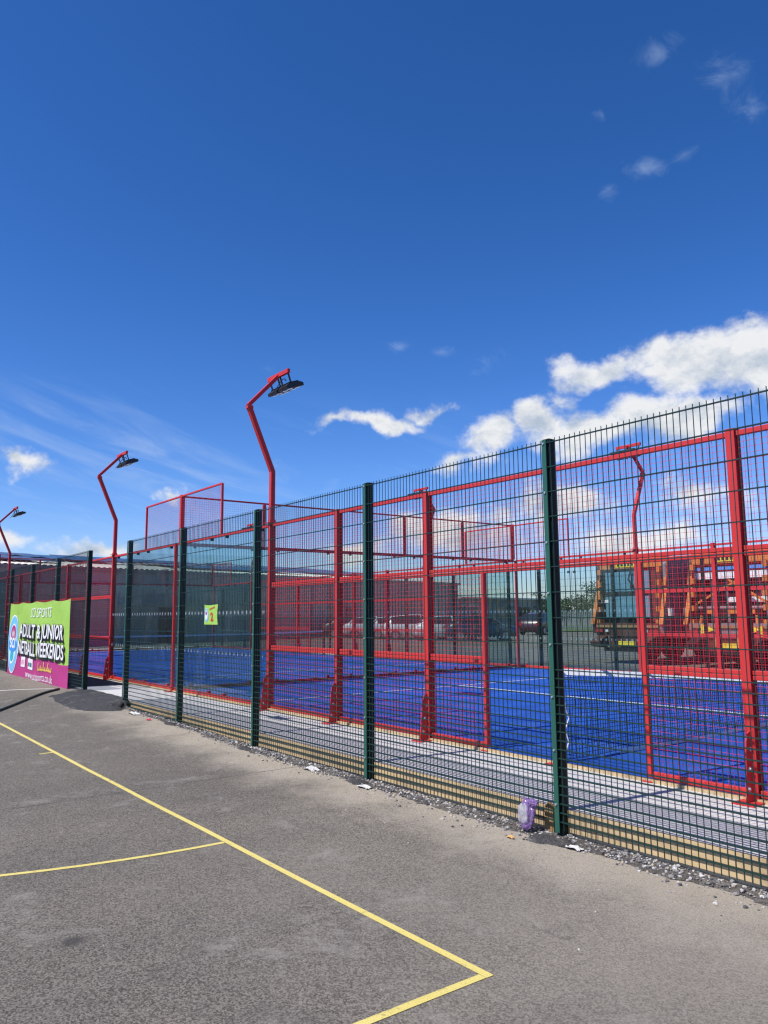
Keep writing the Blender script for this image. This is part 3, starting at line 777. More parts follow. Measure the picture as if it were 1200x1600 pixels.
# floodlight masts
def mast(x, y, side, label):
    # side -1: near side of the court (bends out towards the camera side, arm reaches back over the court)
    root = tag(empty('floodlight_mast', (x, y, 3.03)), label, 'floodlight', 'floodlight masts on the court cages')
    s_ = side
    b = MB(); b.path([(0, 0, 0), (0, 0, .86), (0, s_ * .46, 1.94)], .075, .075); b.build('pole', M_red, root)
    b = MB(); b.path([(0, s_ * .462, 1.935), (0, -s_ * .12, 2.56)], .06, .07); b.box(-.045, .045, s_ * .44 - .05, s_ * .44 + .05, 1.88, 1.93); b.build('arm', M_red, root)
    b = MB(); b.box(-.09, .09, -.09, .09, -.008, .004); b.box(-.04, .04, -.05, .05, .004, .05); b.build('foot_plate', M_red, root)
    b = MB(); b.bar((-.35, -s_ * .10, 2.545), (.35, -s_ * .10, 2.545), .05, .07); b.build('crossbar', M_red, root)
    for hx in (-.175, .175):
        b = MB()
        ang = math.radians(-20) * s_
        def T(px, py, pz):
            yy = py * math.cos(ang) - pz * math.sin(ang); zz = py * math.sin(ang) + pz * math.cos(ang)
            return (hx + px, -s_ * .24 + yy, 2.325 + zz)
        prof = [(-.17, -.03), (-.17, .02), (-.11, .05), (.11, .05), (.17, .02), (.17, -.03)]
        vs = [T(-.155, p, q) for p, q in prof] + [T(.155, p, q) for p, q in prof]
        b.add(vs, [(i, (i + 1) % 6, 6 + (i + 1) % 6, 6 + i) for i in range(6)] + [(5, 4, 3, 2, 1, 0), (6, 7, 8, 9, 10, 11)])
        for i in range(9):
            xx = -.132 + i * .033; q = [T(xx - .004, -.11, .044), T(xx + .004, -.11, .044), T(xx + .004, .11, .044), T(xx - .004, .11, .044),
                                     T(xx - .004, -.09, .075), T(xx + .004, -.09, .075), T(xx + .004, .09, .075), T(xx - .004, .09, .075)]
            b.add(q, [(0, 3, 2, 1), (4, 5, 6, 7), (0, 1, 5, 4), (1, 2, 6, 5), (2, 3, 7, 6), (3, 0, 4, 7)])
        hd = b.build('lamp_head', M_black, root)
        for lx in (-.075, .075):
            for ly in (-.08, .08):
                b = MB(); c = T(lx, ly, -.031); d = T(lx, ly, -.042); b.cyl(c, d, .055, 10); b.build('lens', M_headl, hd)
        for bx in (-.135, .135):
            b = MB(); b.bar((hx + bx, -s_ * .11, 2.51), T(bx, .06 * s_, .03), .035, .014); b.build('bracket', M_black, root)
    b = MB(); pr = None
    for i in range(7):
        t = i / 6; p = (.16 + .03 * math.sin(t * 5), -s_ * (.16 - .26 * t), 2.42 - .26 * t * t + .04 * math.sin(t * 6))
        if pr: b.bar(pr, p, .012)
        pr = p
    b.build('cable', M_black, root)
    return root
mast(-6, 0, -1, 'largest red bent floodlight mast, standing at the end of the near glass panels')
mast(-14, 0, -1, 'middle red bent floodlight mast, above the opening in the green fence')
mast(-26, 0, -1, 'small red bent floodlight mast at the far left edge, above the banner')
mast(-6, 10, 1, 'red floodlight mast on the far rail, in front of the orange lorries')
mast(-14, 10, 1, 'red floodlight mast partly hidden behind the thick red post left of the doorway')
mast(-26, 10, 1, 'distant red floodlight mast showing just beside the nearest tall mast post')

# ------------------------------------------------------------------ lettering helper
def text_mb(body, size, xsc=1.0, shear=0.0, bold=0.0, align='LEFT', sub=2):
    cu = bpy.data.curves.new('t', 'FONT'); cu.body = body; cu.size = size; cu.shear = shear; cu.offset = bold
    cu.align_x = align; cu.resolution_u = 3; cu.space_character = 1.0
    ob = bpy.data.objects.new('t', cu); COL.objects.link(ob)
    me = bpy.data.meshes.new_from_object(ob.evaluated_get(bpy.context.evaluated_depsgraph_get()))
    bm = bmesh.new(); bm.from_mesh(me)
    bmesh.ops.triangulate(bm, faces=bm.faces)
    if sub: bmesh.ops.subdivide_edges(bm, edges=[e for e in bm.edges if e.calc_length() > .07], cuts=sub); bmesh.ops.triangulate(bm, faces=bm.faces)
    vs = [(v.co.x * xsc, v.co.y) for v in bm.verts]; bm.verts.index_update()
    fs = [tuple(v.index for v in f.verts) for f in bm.faces]
    bm.free(); bpy.data.objects.remove(ob); bpy.data.curves.remove(cu); bpy.data.meshes.remove(me)
    return vs, fs
def flatmesh(name, vs, fs, mapf, off, mat, parent):
    me = bpy.data.meshes.new(name); me.from_pydata([mapf(x, y, off) for x, y in vs], [], fs); me.materials.append(mat)
    return inst(name, me, parent)
def disc(cx, cy, rx, ry, n=28, r0=0.0):
    # ring or disc with inner ratio r0, in small faces so that it follows the cloth
    vs, fs = [], []
    rs = [r0 + (1 - r0) * i / 3 for i in range(4)]
    for r in rs:
        for i in range(n): q = 2 * PI * i / n; vs.append((cx + rx * r * math.cos(q), cy + ry * r * math.sin(q)))
    for k in range(3):
        for i in range(n): fs.append((k * n + i, k * n + (i + 1) % n, (k + 1) * n + (i + 1) % n, (k + 1) * n + i))
    return vs, fs
def cloth(name, col, var=.06):
    b = NB(name)
    c = b.mix(b.noise(2.5, 5), c4(col, 1 - var), c4(col, 1 + var))
    return b.done(c, .48, normal=b.bump(b.math('ADD', b.noise(3.2, 5, .6, b.vmath('MULTIPLY', b.co, (1, 1, .45)), .9), b.math('MULTIPLY', b.noise(11, 4, .6), .3)), .55, .06), spec=.4)
M_lime = cloth('lime_vinyl', (.36, .60, .10)); M_mag = cloth('magenta_vinyl', (.44, .040, .20)); M_vwhite = cloth('white_vinyl', (.82, .82, .82), .02)
M_vblack = cloth('black_vinyl', (.012, .012, .014)); M_vblue = cloth('blue_vinyl', (.05, .28, .68)); M_vsky = cloth('sky_blue_vinyl', (.18, .52, .80)); M_vteal = cloth('teal_vinyl', (.03, .42, .50))
M_vyel = cloth('yellow_vinyl', (.86, .62, .10)); M_vred = cloth('red_vinyl', (.55, .02, .05)); M_vpink = cloth('pink_vinyl', (.75, .30, .42))

# ------------------------------------------------------------------ banner on the left fence
BX0, BW, BZ0, BH = -18.40, 6.10, -.08, 1.98
def bmap(s_, t, off=0.0):
    u, v = s_ / BW, t / BH
    x = BX0 + s_ + .02 * math.sin(v * 5 + u * 9)
    fold = .030 * math.sin(s_ * 1.6 + t * 1.9 + .4) + .012 * math.sin(s_ * 4.3 - t * 3.2) + .012 * noise.noise((s_ * 1.7, t * 1.7, 2))
    fold += .016 * math.exp(-((s_ - 5.15 - .35 * (t - 1.0)) / .12) ** 2)          # deep crease near the right edge
    edge = min(1, min(t, BH - t) / .35) * min(1, min(s_, BW - s_) / .3 + .25)
    y = fence_y(x) - .075 - .6 * fold * (.35 + .65 * max(0, edge)) - off
    z = BZ0 + t - .03 * (1 - v) * math.sin(u * PI * 5) * .5 - .035 * abs(math.sin(u * PI * 4)) * max(0, v - .75) / .25 - .02 * math.sin(u * PI) * (1 - v)
    return (x, y, z)
bn = empty('banner', (BX0 + BW / 2, fence_y(-15.3) - .07, BZ0))
tag(bn, 'lime green and magenta netball banner tied along the fence at left', 'banner')
nxb, nyb = 90, 36
fr = MB(); bk = []
for j in range(nyb + 1):
    for i in range(nxb + 1): fr.v.append(bmap(BW * i / nxb, BH * j / nyb))
for j in range(nyb):
    for i in range(nxb):
        t = (j + .5) / nyb; u = (i + .5) / nxb
        fr.f.append((j * (nxb + 1) + i, j * (nxb + 1) + i + 1, (j + 1) * (nxb + 1) + i + 1, (j + 1) * (nxb + 1) + i))
        fr.mi.append(1 if t < .335 - .05 * u else 0)
no = len(fr.v)
def addto_banner(o):
    o.parent = bn; o.matrix_parent_inverse = Matrix.Translation(-bn.location)
o = fr.build('sheet', [M_lime, M_mag], smooth=True); addto_banner(o); sheet = o
def banner_text(body, s0, t0, width, size, mat, off, name='lettering', shear=.0, bold=.0, ds=0, dt=0):
    vs, fs = text_mb(body, size, 1.0, shear, bold)
    x0 = min(v[0] for v in vs); x1 = max(v[0] for v in vs); k = width / (x1 - x0); off += (.012 if mat is not M_vwhite or size > .4 else .0)
    o = flatmesh(name, [((x - x0) * k + s0 + ds, y + t0 + dt) for x, y in vs], fs, bmap, off, mat, None); addto_banner(o)
    return o
def banner_shape(vf, mat, off, name): o = flatmesh(name, vf[0], vf[1], bmap, off, mat, None); addto_banner(o)
banner_text('SCI SPORTS', 2.55, 1.60, 2.0, .34, M_vwhite, .014, shear=.12)
for body, s0, t0, wd_ in (('ADULT & JUNIOR', 1.35, 1.10, 4.35), ('NETBALL WEEKENDS', 1.25, .665, 4.5)):
    banner_text(body, s0, t0, wd_, .46, M_vblack, .010, 'lettering_shadow', .08, .030, .05, -.045)
    banner_text(body, s0, t0, wd_, .46, M_vblack, .012, 'lettering_shadow', .08, .022, .0, .0)
    banner_text(body, s0, t0, wd_, .46, M_vwhite, .018, 'lettering', .08, .010)
banner_text('www.scisports.co.uk', 2.2, .10, 2.75, .26, M_vwhite, .012)
banner_text('SCI', .28, .80, .62, .36, M_vwhite, .026, bold=.012)
banner_shape(disc(.60, .90, .60, .78), M_vwhite, .010, 'emblem_rim')
banner_shape(disc(.60, .90, .56, .74), M_vsky, .014, 'emblem_ring')
banner_shape(disc(.60, .90, .40, .53), M_vwhite, .017, 'emblem_field')
banner_shape(disc(.60, 1.12, .30, .27), M_mag, .020, 'emblem_crown')
banner_shape(disc(.60, .86, .47, .19), M_vblue, .0225, 'emblem_band')
banner_shape(disc(.60, .60, .22, .17), M_vteal, .020, 'emblem_foot')
for q in range(5): banner_shape(disc(.47 + .065 * q, 1.14 + .05 * (q % 2), .022, .09, 10), M_vwhite, .024, 'emblem_figure')
def rect(s0, t0, w, h_): return ([(s0, t0), (s0 + w / 2, t0), (s0 + w, t0), (s0, t0 + h_), (s0 + w / 2, t0 + h_), (s0 + w, t0 + h_)], [(0, 1, 4, 3), (1, 2, 5, 4)])
banner_shape(rect(1.62, .33, .46, .27), M_vwhite, .013, 'sponsor_patch'); banner_shape(rect(2.42, .32, .50, .27), M_vwhite, .013, 'sponsor_patch')
for q in range(4): banner_shape(rect(1.68 + .09 * q, .37 + .03 * (q % 2), .055, .13), M_vpink, .017, 'sponsor_mark')
for q in range(4): banner_shape(rect(2.47 + .10 * q, .385, .07, .10), M_vteal if q % 2 else M_vblack, .017, 'sponsor_mark')
for q in range(11):       # yellow hand-written signature, as strokes
    a = 3.55 + .12 * q; hh = (.20, .10, .13, .09, .22, .10, .09, .20, .11, .09, .12)[q]
    banner_shape(([(a, .33), (a + .045, .33), (a + .09, .33 + hh), (a + .045, .33 + hh)], [(0, 1, 2, 3)]), M_vyel, .014, 'signature_stroke')
    banner_shape(([(a + .02, .33), (a + .12, .36), (a + .12, .385), (a + .02, .355)], [(0, 1, 2, 3)]), M_vyel, .0155, 'signature_stroke')
for u in (0, .25, .5, .75, 1):      # eyelet ties to the mesh
    p = Vector(bmap(BW * min(.99, max(.01, u)), BH - .03)); b = MB(); b.cyl(p + Vector((0, -.006, 0)), p + Vector((0, .004, 0)), .02, 10); o = b.build('eyelet', M_galv); addto_banner(o)

# small court-number sign tied to the near fence
sgx0, sgw, sgz0, sgh = -5.33, .46, 1.38, .285
def smap(s_, t, off=0.0):
    u, v = s_ / sgw, t / sgh
    pin = 1 - .10 * math.sin(v * PI)
    x = sgx0 + sgw / 2 + (s_ - sgw / 2) * (pin if u > .5 else 1 - .03 * math.sin(v * PI))
    y = fence_y(x) - .034 - .03 * math.sin(u * PI) * (.6 + .4 * v) - off
    return (x, y, sgz0 + t - .012 * math.sin(u * PI) * v)
sg_ = empty('court_sign', (sgx0 + sgw / 2, fence_y(-5.1) - .03, sgz0))
tag(sg_, 'small lime green sign with a red number two on the green fence', 'sign')
def tosign(o): o.parent = sg_; o.matrix_parent_inverse = Matrix.Translation(-sg_.location); return o
m_ = MB()
for j in range(11):
    for i in range(15): m_.v.append(smap(sgw * i / 14, sgh * j / 10))
m_.f = [(j * 15 + i, j * 15 + i + 1, (j + 1) * 15 + i + 1, (j + 1) * 15 + i) for j in range(10) for i in range(14)]; m_.mi = [0] * 140
tosign(m_.build('sheet', M_lime, smooth=True))
def sshape(vf, mat, off, name): tosign(flatmesh(name, vf[0], vf[1], smap, off, mat, None))
vs, fs = text_mb('2', .17, 1.0, 0, .006, sub=0); sshape(([(x + .27, y + .055) for x, y in vs], fs), M_vred, .004, 'lettering')
sshape(disc(.115, .14, .09, .105), M_vwhite, .003, 'emblem_rim'); sshape(disc(.115, .14, .084, .10), M_vsky, .0045, 'emblem_ring')
sshape(disc(.115, .14, .06, .072), M_vwhite, .006, 'emblem_field'); sshape(disc(.115, .165, .035, .03), M_mag, .0075, 'emblem_crown')
for q in range(5): sshape(rect(.25 + .03 * q, .215 + .006 * q, .022, .022), M_vred, .004, 'lettering')

# ------------------------------------------------------------------ gravel and litter along the fence foot
def m_gravel():
    b = NB('mixed_gravel')
    gi = b.n('ShaderNodeNewGeometry').outputs['Random Per Island']
    r = b.n('ShaderNodeValToRGB'); b.put(r.inputs[0], gi); r.color_ramp.interpolation = 'CONSTANT'
    cols = [(0, (.08, .08, .085)), (.22, (.25, .24, .23)), (.48, (.40, .385, .365)), (.70, (.55, .53, .51)), (.78, (.14, .135, .135)), (.93, (.46, .38, .28))]
    e = r.color_ramp.elements; e[0].color = c4(cols[0][1]); e[1].position = cols[1][0]; e[1].color = c4(cols[1][1])
    for p, c in cols[2:]: q = e.new(p); q.color = c4(c)
    return b.done(r.outputs[0], .85, normal=b.bump(b.noise(90, 3), .3, .003), spec=.25)
M_gravel = m_gravel()
bmi = bmesh.new(); bmesh.ops.create_icosphere(bmi, subdivisions=1, radius=1.0)
ICO_V = [v.co.copy() for v in bmi.verts]; ICO_F = [tuple(v.index for v in f.verts) for f in bmi.faces]; bmi.free()
gr = MB(); rnd = random.Random(3)
def stone(x, y, r, z=None):
    z = ground_z(x, y) if z is None else z; lift_ = .015 * sstep(y, fence_y(x) - .16, fence_y(x) - .04)
    sx, sy, sz = r * rnd.uniform(.8, 1.4), r * rnd.uniform(.7, 1.1), r * rnd.uniform(.45, .8); a = rnd.random() * 6.3; k = rnd.random() * 50
    vs = []
    for v in ICO_V:
        w = 1 + .45 * noise.noise((v.x * 1.3 + k, v.y * 1.3, v.z * 1.3)); p = (v.x * sx * w, v.y * sy * w, v.z * sz * w)
        vs.append((x + p[0] * math.cos(a) - p[1] * math.sin(a), y + p[0] * math.sin(a) + p[1] * math.cos(a), z + lift_ + sz * .45 + p[2]))
    gr.add(vs, ICO_F)
M_soil = m_tarmac('dark_grit', (.10, .09, .08), False)
bd = MB(); nbd = 240
for i in range(nbd + 1):
    x = 3.9 - 13.0 * i / nbd; wv_ = (.13 + .07 * noise.noise((x * 2.1, 0, 5)) + .05 * noise.noise((x * 9, 0, 5))) * (1 if x > -5 else .7)
    ys = [fence_y(x) + .068, fence_y(x) - .02, fence_y(x) - wv_]
    for k, y in enumerate(ys): bd.v.append((x, y, ground_z(x, y) + (.014, .016, .003)[k] + .005 * noise.noise((x * 11, y * 11, 0))))
bd.f = [(3 * i + k, 3 * i + k + 1, 3 * i + k + 4, 3 * i + k + 3) for i in range(nbd) for k in range(2)]; bd.mi = [0] * len(bd.f)
tag(bd.build('grit_bed', M_soil, smooth=True), kind='structure')
for i in range(5200):
    x = 3.6 - 12.6 * rnd.random() ** 1.25
    clump = .5 + .9 * noise.noise((x * 1.1, 4.2, 0))
    if rnd.random() > .35 + clump: continue
    spread = (.10 + .09 * max(0, noise.noise((x * .9, 1.2, 0)) + .5)) * (1 if x > -5 else .6)
    y = fence_y(x) + .05 - abs(rnd.gauss(.04, spread * .8))
    stone(x, y, rnd.choice((.004, .005, .006, .007, .008, .010, .012, .016)) * rnd.uniform(.8, 1.2))
for i in range(170):
    x = rnd.uniform(-7, 4); y = fence_y(x) - abs(rnd.gauss(.1, .45)) - .05; stone(x, y, rnd.uniform(.003, .007))
for i in range(110):
    stone(rnd.uniform(-5, 4.2), rnd.uniform(-5.6, -2.0), rnd.uniform(.002, .0048))
tag(gr.build('gravel', M_gravel), 'loose grey gravel along the foot of the green fence', 'gravel', kind='stuff')

def scrap(name, label, cat, x, y, rx, ry, mat, k, hump=.02, z=None):
    b = MB(); n = 9; zz = ground_z(x, y) if z is None else z
    for j in range(n):
        for i in range(n):
            u, v = i / (n - 1) - .5, j / (n - 1) - .5
            w = 1 + .35 * noise.noise((u * 3 + k, v * 3, k))
            b.v.append((x + u * 2 * rx * w, y + v * 2 * ry * w, zz + .006 + hump * abs(noise.noise((u * 4 + k, v * 4, 7))) + hump * .5 * (1 - 4 * u * u)))
    b.f = [(j * n + i, j * n + i + 1, (j + 1) * n + i + 1, (j + 1) * n + i) for j in range(n - 1) for i in range(n - 1)]; b.mi = [0] * len(b.f)
    tag(b.build(name, mat), label, cat)
scrap('paper_scrap', 'crumpled white paper at the fence foot, left of the second nearest post', 'litter', -2.15, -1.60, .10, .05, M_paper, 1.1, .035)
scrap('paper_scrap', 'flat white paper scrap just right of the nearest green post foot', 'litter', 1.50, -1.63, .055, .030, M_paper, 12.7, .03)
scrap('paper_scrap', 'dirty white rag beside the asphalt round the second nearest post', 'litter', -1.08, -1.64, .09, .045, M_paper, 8.8, .02)
scrap('paper_scrap', 'small white scrap by the fence near the asphalt ramp', 'litter', -7.75, -1.60, .16, .05, M_paper, 3.9, .04)
M_peel = paint('orange_brown_scrap', (.62, .36, .12), .7, .2, 9)
scrap('food_scrap', 'small tan scrap on the gravel under the purple plastic bag', 'litter', 1.0, -1.77, .035, .02, M_peel, 2.2, .012)
scrap('wrapper', 'small red wrapper on the tarmac by the fence, near the ramp', 'litter', -6.95, -1.64, .06, .03, M_vred, 6.1, .02)

# plastic bag snagged on the mesh
def m_bag(name, col, tr):
    b = NB(name)
    p = b.n('ShaderNodeBsdfPrincipled'); b.put(p.inputs['Base Color'], b.mix(b.noise(14, 4), c4(col, .85), c4(col, 1.1))); p.inputs['Roughness'].default_value = .22
    t = b.n('ShaderNodeBsdfTransparent'); m1 = b.n('ShaderNodeMixShader'); m1.inputs[0].default_value = tr
    b.put(m1.inputs[1], p.outputs[0]); b.put(m1.inputs[2], t.outputs[0]); b.t.links.new(m1.outputs[0], b.out.inputs['Surface'])
    return b.m
M_bagc = m_bag('clear_plastic', (.50, .49, .54), .42); M_bagp = m_bag('purple_plastic', (.22, .13, .32), .14)
bg_ = empty('plastic_bag', (.98, -1.56, -.16))
bg_.scale = (.88, .9, .9)
tag(bg_, 'crumpled purple and clear plastic bag caught on the mesh by the nearest post', 'bag')
bmb = bmesh.new(); bmesh.ops.create_icosphere(bmb, subdivisions=4, radius=1.0)
for v in bmb.verts:
    c = v.co.copy(); w = 1 + .22 * noise.noise(c * 2.1) + .16 * abs(noise.noise(c * 4.7)) + .07 * noise.noise(c * 11)
    tp = 1 - .30 * max(0, c.z) ** 2
    v.co = Vector((c.x * .085 * w * tp, c.y * .050 * w * tp, .125 + c.z * .125 * w))
me = bpy.data.meshes.new('bag_body'); bmb.to_mesh(me); bmb.free()
me.materials.append(M_bagc); me.materials.append(M_bagp)
for p in me.polygons:
    c = p.center; q = noise.noise((c.x * 22, c.z * 16, c.y * 9)); p.material_index = 1 if (c.z < .055 + .02 * q or c.z > .205 + .03 * q or (c.x > .045 + .03 * q)) else 0
inst('bag_body', me, bg_)
bmb = bmesh.new(); bmesh.ops.create_icosphere(bmb, subdivisions=3, radius=1.0)
for v in bmb.verts:
    c = v.co.copy(); w = 1 + .5 * noise.noise(c * 2.6 + Vector((3, 0, 0))); v.co = Vector((.075 + c.x * .045 * w, .005 + c.y * .03 * w, .225 + c.z * .035 * w))
me = bpy.data.meshes.new('bag_handle'); bmb.to_mesh(me); bmb.free(); me.materials.append(M_bagp); inst('bag_handle', me, bg_)
b = MB(); b.prism([(-.045, 0), (.045, 0), (.045, .17), (.0, .235), (-.045, .19)], 'y', -.012, .012)
o = b.build('timber_stake', M_stake, loc=(1.09, fence_y(1.09) + .045, -.19)); o.rotation_euler = (0, .04, .05)
tag(o, 'short brown timber stake behind the mesh next to the plastic bag', 'stake')
# cable lying on the ground at left
b = MB(); pr = None
for i in range(26):
    t = i / 25; x, y = -9.3 - 2.9 * t, -3.65 + 2.0 * t + .012 * math.sin(t * 7)
    p = (x, y, ground_z(x, y) + .022)
    if pr: b.cyl(pr, p, .024, 8)
    pr = p
tag(b.build('black_hose', M_black), 'black hose lying on the tarmac in front of the banner', 'hose')

# ------------------------------------------------------------------ lorries in the yard
def lorry(x, y, label, blue):
    root = tag(empty('refuse_lorry', (x, y, -.04)), label, 'lorry', 'orange lorries parked behind the court')
    B = lambda name, mat, *bx: [MB().box(*q).build(name, mat, root) for q in bx]
    MB().box(-1.18, 1.18, 1.15, 7.2, .95, 3.25).build('body', M_body_grey, root)
    B('body_rib', M_body_grey, *[(sx * 1.18 - .03, sx * 1.18 + .03, yy, yy + .08, 1.0, 3.22) for sx in (-1, 1) for yy in (2.4, 3.6, 4.8, 6.0)])
    MB().box(-.45, .45, .6, 9.6, .62, .93).build('chassis', M_black, root)
    cabm = MB(); cabm.prism([(7.5, .75), (7.5, 2.95), (7.75, 3.05), (9.45, 3.0), (9.75, 1.75), (9.78, .6), (9.2, .45), (7.7, .5)], 'x', -1.22, 1.22)
    cab = cabm.build('cab', M_orange, root)
    MB().add([(-1.05, 9.50, 2.85), (1.05, 9.50, 2.85), (1.05, 9.775, 1.72), (-1.05, 9.775, 1.72)], [(0, 1, 2, 3)]).build('windscreen', M_carglass, cab)
    for sx in (-1, 1):
        for yy in (2.3, 3.65, 8.6):
            w = MB(); w.cyl((sx * 1.20, yy, .50), (sx * .88, yy, .50), .50, 20); wo_ = w.build('wheel', M_rubber, root)
            w = MB(); w.cyl((sx * 1.215, yy, .50), (sx * 1.19, yy, .50), .28, 16); w.build('rim', M_body_grey, wo_)
        # side frame of the tailgate, stepped as in the photo
        s2 = MB(); s2.prism([(1.2, 3.42), (.10, 3.42), (-.02, 3.2), (-.05, 2.55), (.0, 2.4), (-.22, 1.75), (-.34, 1.25), (-.28, .98), (1.2, .98)], 'x', sx * 1.25 - (.10 if sx > 0 else 0), sx * 1.25 + (.10 if sx < 0 else 0))
        s2.build('tail_frame', M_body_grey if sx > 0 else M_brown, root)
        f2 = MB(); f2.bar((sx * 1.20, .07, 3.3), (sx * 1.20, -.065, 2.5), .13, .04); f2.bar((sx * 1.20, -.02, 2.42), (sx * 1.22, -.36, 1.28), .13, .04); f2.build('frame_edge', M_orange, root)
        for i in range(5): MB().box(sx * 1.06 - .06, sx * 1.06 + .06, -.16 - .03 * i, -.04, 2.95 - i * .42, 3.12 - i * .42).build('frame_step', M_orange, root)
        ar = MB(); ar.prism([(-.30, .92), (-.62, .80), (-.80, .72), (-.74, .58), (-.40, .52), (-.26, .60)], 'x', sx * .86 - .16, sx * .86 + .16); ar.build('lift_arm', M_brown if blue else M_black, root)
        lp = MB(); lp.box(sx * .98 - .13, sx * .98 + .13, -.37, -.30, 1.02, 1.13); lp.build('tail_lamp', M_lred, root)
        lm = MB(); lm.box(sx * .70 - .05, sx * .70 + .05, -.36, -.30, 1.03, 1.12); lm.build('marker_lamp', M_headl, root)
        ml = MB(); ml.box(sx * 1.36 - .06, sx * 1.36 + .06, -.10, .02, 1.55, 1.80); ml.bar((sx * 1.2, 0, 1.7), (sx * 1.36, -.04, 1.7), .03); ml.build('side_mirror', M_white, root)
    MB().box(-1.14, 1.14, .0, 1.14, 3.12, 3.46).build('tail_roof', M_orange, root)
    MB().box(-.52, .30, -.012, .0, 3.17, 3.34).build('warning_label', M_yellow_lbl, root)
    for q in range(6):
        MB().box(-.46 + .125 * q, -.38 + .125 * q, -.018, -.0125, 3.21, 3.30).build('label_mark', M_black, root)
    MB().box(-1.14, 1.14, .55, 1.14, 1.0, 3.11).build('hopper_back', M_black, root)
    MB().box(-1.14, 1.14, -.30, .54, .90, 1.32).build('hopper_sill', M_brown if blue else M_body_grey, root)
    MB().box(-1.10, 1.10, -.34, -.31, 1.18, 1.26).build('sill_edge', M_stake, root)
    MB().box(-.85, .85, -.33, .3, .40, .52).build('bumper', M_black, root)
    MB().box(-.30, .30, -.345, -.332, .60, .74).build('number_plate', M_yellow_lbl, root)
    MB().box(-.7, .7, -.25, .2, .53, .88).build('underrun_guard', M_brown, root)
    if blue:
        MB().box(-.98, .62, .05, .10, 2.36, 3.02).build('upper_pane', M_bluepane, root)
        MB().box(-.98, .62, .02, .07, 1.50, 2.22).build('lower_pane', M_bluepane, root)
        MB().box(-1.0, .66, .0, .11, 2.23, 2.35).build('pane_bar', M_black, root)
        MB().box(.67, 1.12, .06, .20, 1.35, 3.1).build('side_panel', M_brown, root)
        h_ = MB(); h_.bar((.05, -.03, 3.1), (-.02, -.09, 2.75), .05); h_.bar((-.02, -.09, 2.75), (.10, -.08, 2.58), .05); h_.box(.04, .16, -.11, -.06, 2.45, 2.58); h_.build('hanging_hook', M_black, root)
        MB().box(-1.13, -.84, .0, .04, 2.0, 2.10).build('white_plate', M_white, root)
    else:
        MB().box(-1.1, 1.1, .05, .2, 2.66, 2.86).build('white_roller', M_white, root)
        MB().box(-1.1, 1.1, .02, .15, 2.92, 3.02).build('blue_tarp_roll', M_vblue, root)
        for q in (-.55, .75):
            MB().prism([(q - .20, 1.0), (q + .22, 1.13), (q - .20, 1.30)], 'y', -.365, -.345).build('warning_triangle', M_yellow_lbl, root)
        MB().cyl((.98, -.38, .95), (.98, -.38, 1.25), .05, 10).build('yellow_bottle', M_yellow_lbl, root)
        for q in (-.8, -.1, .4): MB().box(q, q + .3, -.1, .3, 1.6, 1.72).build('lift_bracket', M_orange, root)
        for q in (-.9, -.35, .3, .85):
            MB().bar((q, -.34, .62), (q * .9, -.18, 1.55), .07, .05).build('lift_rod', M_orange, root)
            MB().bar((q * .95, .45, 1.35), (q * .8, .3, 2.6), .06, .06).build('ram', M_galv, root)
        MB().bar((-1.05, -.05, 1.9), (.2, .1, 2.62), .06, .06).build('diagonal_arm', M_orange, root)
        MB().bar((1.05, -.05, 1.9), (-.1, .1, 2.62), .06, .06).build('diagonal_arm', M_orange, root)
        MB().cyl((-1.1, -.02, 1.78), (1.1, -.02, 1.78), .05, 10).build('cross_tube', M_body_grey, root)
        MB().box(-.2, .9, .2, .4, 1.95, 2.1).build('white_plate', M_white, root)
    root.scale = (1, 1, .93)
    return root
M_bluepane = paint('blue_pane', (.13, .27, .35), .10, .25, 1.2, (.10, .15, .18), .5, spec=.6)
lorry(-9.25, 14.3, 'orange lorry with tall blue panes on its end, behind the open doorway', True)
lorry(-6.15, 14.5, 'orange lorry with dark open hopper, right of the blue paned lorry', False)
lorry(-2.95, 14.9, 'orange lorry at the right edge, partly behind the nearest red post', False)

